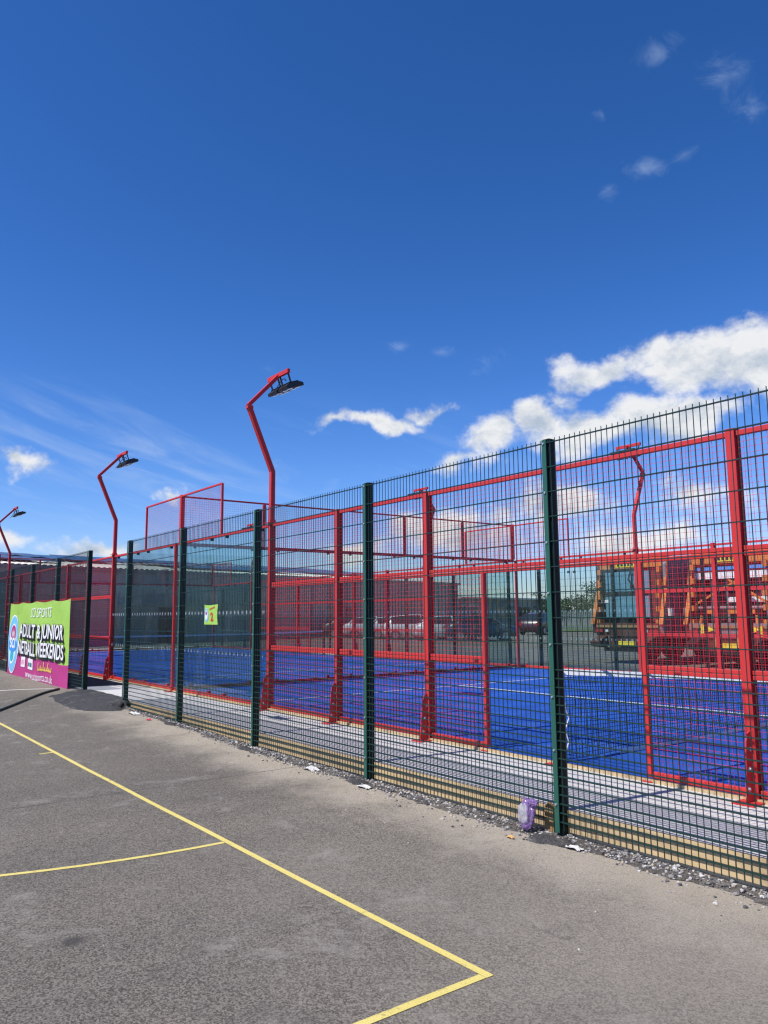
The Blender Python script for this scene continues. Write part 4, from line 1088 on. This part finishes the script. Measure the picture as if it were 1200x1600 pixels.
# ------------------------------------------------------------------ parked cars
def car(x, y, rot, col, label, hgt=1.46, length=4.3, estate=False):
    root = tag(empty('parked_car', (x, y, -.04), rot), label, 'car', 'cars parked in front of the grey building')
    m = 'car_paint_%.2f_%.2f_%.2f' % col
    pm = MATS.get(m) or paint(m, col, .28, .05, 2, (.2, .19, .18), .1, spec=.6, coat=.5)
    Lh = length / 2; k = hgt / 1.46
    # stations along the car: y, sill z, belt z, top z, belt half width, top half width
    rr = Lh - .12 if estate else Lh - .35
    st = [(-Lh, .42, .62, .66, .66, .60), (-Lh + .06, .30, .86, .92, .80, .70), (-rr + .08, .24, .95, 1.05, .86, .74), (-rr + .42, .22, .97, 1.36 * k, .88, .62), (-.55, .22, .97, 1.455 * k, .89, .62),
          (.15, .22, .96, 1.45 * k, .89, .62), (.62, .22, .94, 1.30 * k, .885, .64), (1.08, .23, .92, .97, .88, .76), (Lh - .30, .25, .80, .84, .84, .70), (Lh - .06, .30, .66, .70, .74, .62), (Lh, .40, .56, .60, .64, .56)]
    vs = []; R = 12
    for (yy, zs, zb, zt, wb, wt) in st:
        h_ = [(0, zs), (wb * .82, zs), (wb * .97, zs + .10), (wb, (zs + zb) / 2), (wb * .985, zb), (wt, zt - .03), (wt * .80, zt)]
        ring = h_[1:] + [(-a, c) for a, c in reversed(h_[1:])]
        vs += [(a, yy, c) for a, c in ring]
    n = len(st); fs = []; mi = []
    for i in range(n - 1):
        for j in range(R):
            f = (i * R + j, i * R + (j + 1) % R, (i + 1) * R + (j + 1) % R, (i + 1) * R + j); fs.append(f)
            glassy = (3 <= i <= 5 and j in (3, 7)) or (i == 6 and j in (5, 3, 7)) or (i == 2 and j == 5) or (i == 5 and j == 5 and False)
            mi.append(1 if glassy else 0)
    fs += [tuple(range(R - 1, -1, -1)), tuple((n - 1) * R + q for q in range(R))]; mi += [0, 0]
    def sub(idx, name, mat, off=0.0):
        use = [f for f, q in zip(fs, mi) if q == idx]; b = MB(); b.v = vs; b.f = use; b.mi = [0] * len(use)
        me = bpy.data.meshes.new(name); me.from_pydata(vs, [], use); me.materials.append(mat)
        bm = bmesh.new(); bm.from_mesh(me); bmesh.ops.delete(bm, geom=[v for v in bm.verts if not v.link_faces], context='VERTS')
        bmesh.ops.recalc_face_normals(bm, faces=bm.faces); bm.to_mesh(me); bm.free()
        me.polygons.foreach_set('use_smooth', [True] * len(me.polygons))
        return inst(name, me, root)
    sub(0, 'body', pm)
    # panes, one object each
    def pane(i0, i1, js, name):
        use = [(i * R + j, i * R + (j + 1) % R, (i + 1) * R + (j + 1) % R, (i + 1) * R + j) for i in range(i0, i1) for j in js]
        me = bpy.data.meshes.new(name); me.from_pydata(vs, [], use); me.materials.append(M_carglass)
        bm = bmesh.new(); bm.from_mesh(me); bmesh.ops.delete(bm, geom=[v for v in bm.verts if not v.link_faces], context='VERTS'); bmesh.ops.recalc_face_normals(bm, faces=bm.faces); bm.to_mesh(me); bm.free()
        inst(name, me, root)
    pane(6, 7, (5,), 'windscreen'); pane(2, 3, (5,), 'rear_window')
    for j in (3, 7): pane(3, 5, (j,), 'side_window'); pane(5, 7, (j,), 'side_window')
    for sx in (-1, 1):
        for yy in (-Lh + .80, Lh - .85):
            w = MB(); w.cyl((sx * .90, yy, .31), (sx * .68, yy, .31), .31, 18); wo_ = w.build('wheel', M_rubber, root)
            w = MB(); w.cyl((sx * .912, yy, .31), (sx * .89, yy, .31), .20, 14); w.build('rim', M_alloy, wo_)
        MB().box(sx * .62 - .14, sx * .62 + .14, Lh - .18, Lh - .045, .60, .72).build('headlight', M_headl, root)
        MB().box(sx * .66 - .10, sx * .66 + .10, -Lh - .005, -Lh + .12, .68, .90).build('tail_light', M_taill, root)
        MB().bar((sx * .86, .72, 1.0), (sx * 1.02, .70, 1.04), .10, .12).build('wing_mirror', pm, root)
        # pillars and roof edge read as a painted frame over the glass
        for (ya, za, yb, zb) in ((1.06, .96, .60, 1.30 * k), (.12, .97, .12, 1.43 * k), (-rr + .12, 1.0, -rr + .44, 1.34 * k)):
            wa = .86; wb_ = .64
            MB().bar((sx * wa, ya, za), (sx * wb_, yb, zb), .07, .05).build('pillar', pm, root)
    return root
WHT, SIL, DBL, DRD, DGR = (.78, .78, .77), (.58, .59, .60), (.018, .045, .10), (.055, .006, .009), (.04, .042, .045)
car(-28.0, 26.0, -.62, DBL, 'dark blue hatchback, last in the parked row, seen between red door posts')
car(-30.4, 25.6, -.58, WHT, 'white hatchback parked between the dark blue car and white estate')
car(-32.8, 25.2, -.60, WHT, 'white estate car with roof rails, behind the thick red post', 1.56, 4.6, True)
car(-35.2, 25.4, -.57, SIL, 'silver hatchback just left of the white estate car')
car(-37.6, 25.3, -.62, SIL, 'second silver hatchback from the white estate car')
car(-40.0, 25.2, -.58, DGR, 'dark grey car at the left end of the parked row', 1.48)
car(-34.6, 38.5, .35, DRD, 'dark red car parked apart, behind the far right glass corner', 1.62, 4.5, True)

# ------------------------------------------------------------------ grey building with solar panels
def m_wall():
    b = NB('dark_grey_cladding')
    x = b.xyz()
    rib = b.math('SINE', b.math('MULTIPLY', x[0], 2 * PI / .30))
    c = b.mix(b.noise(.5, 5, .6), c4((.25, .255, .245)), c4((.36, .36, .345)))
    c = b.mix(b.map(b.noise(1.3, 6, .7, b.vmath('MULTIPLY', b.co, (2, 1, .25))), .55, .8, 0, .4), c, c4((.10, .10, .09)))
    return b.done(c, .7, normal=b.bump(rib, .6, .03), spec=.3)
M_wall = m_wall()
def m_roof():
    b = NB('pale_roof_sheet'); x = b.xyz()
    rib = b.math('SINE', b.math('MULTIPLY', x[0], 2 * PI / .33))
    c = b.mix(b.noise(.8, 6, .6), c4((.62, .60, .50)), c4((.78, .76, .66)))
    return b.done(c, .6, normal=b.bump(rib, .8, .05), spec=.3)
M_roof = m_roof()
M_solar = paint('solar_panel', (.022, .028, .045), .18, .15, 1, (.05, .055, .06), .2, spec=.6)
# local frame: x along the wall (from the far right corner towards the left), y into the building
A0 = Vector((-45.4, 40.1)); dirw = Vector((.208, -.978))
rz = math.atan2(dirw.y, dirw.x)
bl = tag(empty('industrial_building', (A0.x, A0.y, -.04), rz), 'long dark grey industrial building with solar panels on its pale roof', 'building')
LEN, EV, DEP, RDG = 62.0, 4.30, -15.0, 5.9
def bbox_(name, mat, *q): return MB().box(*q).build(name, mat, bl)
w = bbox_('wall', M_wall, 0, LEN, DEP * 2, 0, 0, EV)
b = MB()
nr = int(LEN / .33) * 2
for i in range(nr + 1):
    xx = -.25 + (LEN + .5) * i / nr; dz = .05 if i % 2 else 0
    b.v += [(xx, .28, EV + dz - .06), (xx, DEP, RDG + dz), (xx, DEP * 2 - .3, EV + dz)]
b.f = [(3 * i, 3 * i + 3, 3 * i + 4, 3 * i + 1) for i in range(nr)] + [(3 * i + 1, 3 * i + 4, 3 * i + 5, 3 * i + 2) for i in range(nr)]; b.mi = [0] * len(b.f)
b.build('roof', M_roof, bl)
bbox_('gutter', M_body_grey, -.2, LEN + .2, .02, .20, EV - .22, EV - .06)
sl = (RDG - EV) / -DEP
def array(x0, x1, d0, d1, skew=0.0):
    b = MB(); pw = 1.02; n = int((x1 - x0) / pw); m = max(1, int((d1 - d0) / 1.7))
    for i in range(n):
        for j in range(m):
            xa = x0 + i * pw + skew * j; ya = -(d0 + j * 1.7); yb = ya - 1.66
            za, zb = EV + sl * -ya + .16, EV + sl * -yb + .22
            b.add([(xa, ya, za), (xa + .99, ya, za), (xa + .99, yb, zb), (xa, yb, zb), (xa, ya, za - .04), (xa + .99, ya, za - .04), (xa + .99, yb, zb - .04), (xa, yb, zb - .04)],
                  [(0, 1, 2, 3), (7, 6, 5, 4), (0, 4, 5, 1), (1, 5, 6, 2), (2, 6, 7, 3), (3, 7, 4, 0)])
    tag(b.build('solar_array', M_solar, bl), kind='stuff')
array(2.5, 15.5, 3.2, 13.6, .5); array(16.5, 27.5, 1.5, 13.6, .6); array(28.8, 33.5, 4.2, 13.6, .8); array(35.0, 44.5, 1.6, 13.6, .6); array(46.5, 60.5, 1.3, 13.6, .5)
for xx in (6.0, 20.5, 33.0, 45.0):
    d = bbox_('roller_door', M_body_grey, xx, xx + 3.4, .005, .06, 0, 3.5)
    for q in range(9): MB().box(xx + .05, xx + 3.35, .06, .075, .1 + q * .38, .40 + q * .38).build('door_slat', M_body_grey, d)
for xx in (13.2, 29.0, 40.5): bbox_('side_door', M_black, xx, xx + .95, .005, .05, 0, 2.1)
# lower annex beyond
P0, P1 = Vector((-47.0, 41.6)), Vector((-51.0, 59.5)); da = (P0 - P1).normalized(); LA = (P0 - P1).length
an = tag(empty('low_annex', (P1.x, P1.y, -.04), math.atan2(da.y, da.x)), 'low grey annex with pale roof beyond the main building', 'building')
MB().box(0, LA, -12, 0, 0, 3.15).build('wall', M_wall, an)
b = MB(); b.add([(-.3, .3, 3.12), (LA, .3, 3.12), (LA, -6, 4.5), (-.3, -6, 4.5), (-.3, -12.3, 3.12), (LA, -12.3, 3.12),
                 (-.3, .3, 2.96), (LA, .3, 2.96), (LA, -12.3, 2.96), (-.3, -12.3, 2.96)],
                [(0, 1, 2, 3), (3, 2, 5, 4), (0, 6, 7, 1), (1, 7, 8, 5, 2), (5, 8, 9, 4), (4, 9, 6, 0, 3), (6, 9, 8, 7)])
b.build('roof', M_roof, an)
for xx in (1.5, 5.5, 9.5, 13.5): MB().box(xx, xx + 2.4, .003, .04, 1.2, 2.2).build('window', M_carglass, an)
# ------------------------------------------------------------------ palisade fence, verge, trees, far lamp
def m_leaf(name, a, c):
    b = NB(name)
    gi = b.n('ShaderNodeNewGeometry').outputs['Random Per Island']
    col = b.mix(gi, c4(a), c4(c))
    return b.done(col, .6, spec=.3, Transmission_Weight=0.0)
M_leaf = m_leaf('leaf_green', (.028, .055, .018), (.075, .125, .035))
M_leaf2 = m_leaf('pale_leaf_green', (.055, .085, .03), (.13, .17, .06))
M_bark = m_wood('bark', (.12, .09, .065), .3)
def pol(azd, d): return Vector((cP.x + d * math.sin(math.radians(azd)), cP.y + d * math.cos(math.radians(azd)), -.04))
vg = MB(); P = [pol(-45, 66), pol(-39.5, 67.5), pol(-33, 69), pol(-20, 72), pol(-20, 110), pol(-33, 110), pol(-39.5, 105), pol(-45, 100)]
vg.add([(p.x, p.y, .03) for p in P], [(0, 1, 6, 7), (1, 2, 5, 6), (2, 3, 4, 5)])
def m_grass():
    b = NB('verge_grass'); c = b.mix(b.noise(3, 7, .7), c4((.06, .10, .03)), c4((.16, .19, .07))); return b.done(c, .9, normal=b.bump(b.noise(25, 4), .6, .05), spec=.1)
tag(vg.build('grass_verge', m_grass()), kind='structure')
M_pale = paint('weathered_zinc', (.27, .29, .27), .6, .15, 3)
pf = tag(empty('palisade_fence', pol(-40, 72)), 'pale grey palisade fence across the yard, left of the orange lorry', 'fence')
a, c = pol(-40.4, 72.0) - pf.location, pol(-27, 75) - pf.location
ln = (c - a).length; d = (c - a).normalized(); b = MB(); n = int(ln / .155)
for i in range(n):
    p = a + d * (i * .155)
    b.add([(p.x, p.y, .06), (p.x + d.x * .07, p.y + d.y * .07, .06), (p.x + d.x * .07, p.y + d.y * .07, 1.72), (p.x + d.x * .035, p.y + d.y * .035, 1.82), (p.x, p.y, 1.72)], [(0, 1, 2, 3, 4)])
sol = b.build('pales', M_pale, pf); tag(sol, kind='stuff'); md = sol.modifiers.new('thick', 'SOLIDIFY'); md.thickness = .01
for z in (.4, 1.4): MB().bar(a + Vector((0, .03, z)), c + Vector((0, .03, z)), .05, .05).build('rail', M_galv, pf)
for i in range(0, n, 18):
    p = a + d * (i * .155); MB().box(p.x - .05, p.x + .05, p.y + .06, p.y + .16, 0, 1.8).build('post', M_galv, pf)
def tree_mesh(seed, hgt, rad, mat):
    r_ = random.Random(seed); t = MB()
    t.cyl((0, 0, -.1), (.05, .03, hgt * .45), .13, 8, .08)
    limbs = []
    for i in range(7):
        q = r_.random() * 6.28; z0 = hgt * r_.uniform(.22, .45); e = Vector((math.cos(q) * rad * r_.uniform(.5, .8), math.sin(q) * rad * r_.uniform(.5, .8), hgt * r_.uniform(.55, .9)))
        t.cyl((.03, .02, z0), e, .05, 6, .015); limbs.append(e)
    trunk = t.mesh('trunk', M_bark)
    l = MB(); cl = []
    for i in range(26):
        q = r_.random() * 6.28; rr = rad * math.sqrt(r_.random()); z = hgt * r_.uniform(.28, .95)
        k = math.sqrt(max(.1, 1 - ((z / hgt - .55) / .5) ** 2)); cl.append((Vector((math.cos(q) * rr * k, math.sin(q) * rr * k, z)), r_.uniform(.16, .36) * rad))
    for e in limbs: cl.append((e, .3 * rad))
    for cc, cr in cl:
        for i in range(55):
            v = Vector((r_.gauss(0, 1), r_.gauss(0, 1), r_.gauss(0, 1))).normalized() * cr * r_.uniform(.55, 1.1); v.z *= .8
            p = cc + v; s_ = r_.uniform(.07, .15); u = Vector((r_.gauss(0, 1), r_.gauss(0, 1), r_.gauss(0, 1))).normalized(); w = u.orthogonal().normalized(); x_ = u.cross(w)
            l.add([p + w * s_, p + x_ * s_ * .6, p - w * s_, p - x_ * s_ * .6], [(0, 1, 2, 3)])
    me = bpy.data.meshes.new('crown'); me.from_pydata(l.v, [], l.f); me.materials.append(mat)
    return trunk, me
TM = [tree_mesh(1, 4.6, 2.4, M_leaf), tree_mesh(2, 3.6, 2.2, M_leaf2), tree_mesh(3, 5.2, 2.8, M_leaf)]
spots = [(-42.6, 84, 0, .80, 'dark green tree above the low annex end, left of the lorries'), (-41.2, 90, 1, .85, 'pale green bushy tree just left of the nearest tall post'),
         (-40.0, 88, 0, .72, 'low dark tree directly behind the palisade fence start'), (-38.9, 86, 1, .95, 'pale green bush behind the middle of the palisade fence'),
         (-37.7, 92, 2, .92, 'dark round tree beside the blue paned lorry'), (-36.6, 90, 2, .98, 'tallest dark tree, touching the edge of the blue paned lorry'),
         (-34.5, 95, 0, 1.1, 'dark green tree mostly hidden behind the blue paned lorry'), (-31.5, 95, 1, 1.1, 'pale green tree glimpsed between the two lorries'), (-28.5, 96, 2, 1.0, 'dark green tree behind the dark hopper lorry')]
for i, (a_, d_, k, sc, lb) in enumerate(spots):
    t = tag(empty('tree', pol(a_, d_), i * 1.3), lb, 'tree', 'trees behind the palisade fence'); t.scale = (sc * 1.25, sc * 1.25, sc)
    inst('trunk', TM[k][0], t); inst('crown', TM[k][1], t)
fl = tag(empty('floodlight_pole', pol(-39.45, 104)), 'thin distant double headed floodlight pole against the sky', 'floodlight')
MB().cyl((0, 0, 0), (0, 0, 6.9), .06, 8, .04).build('pole', M_galv, fl)
MB().bar((-.35, -.2, 6.9), (.35, .2, 6.9), .05).build('crossbar', M_galv, fl)
for s_ in (-1, 1): MB().box(s_ * .32 - .16, s_ * .32 + .16, s_ * .18 - .1, s_ * .18 + .1, 6.75, 7.05).build('lamp_head', M_black, fl)
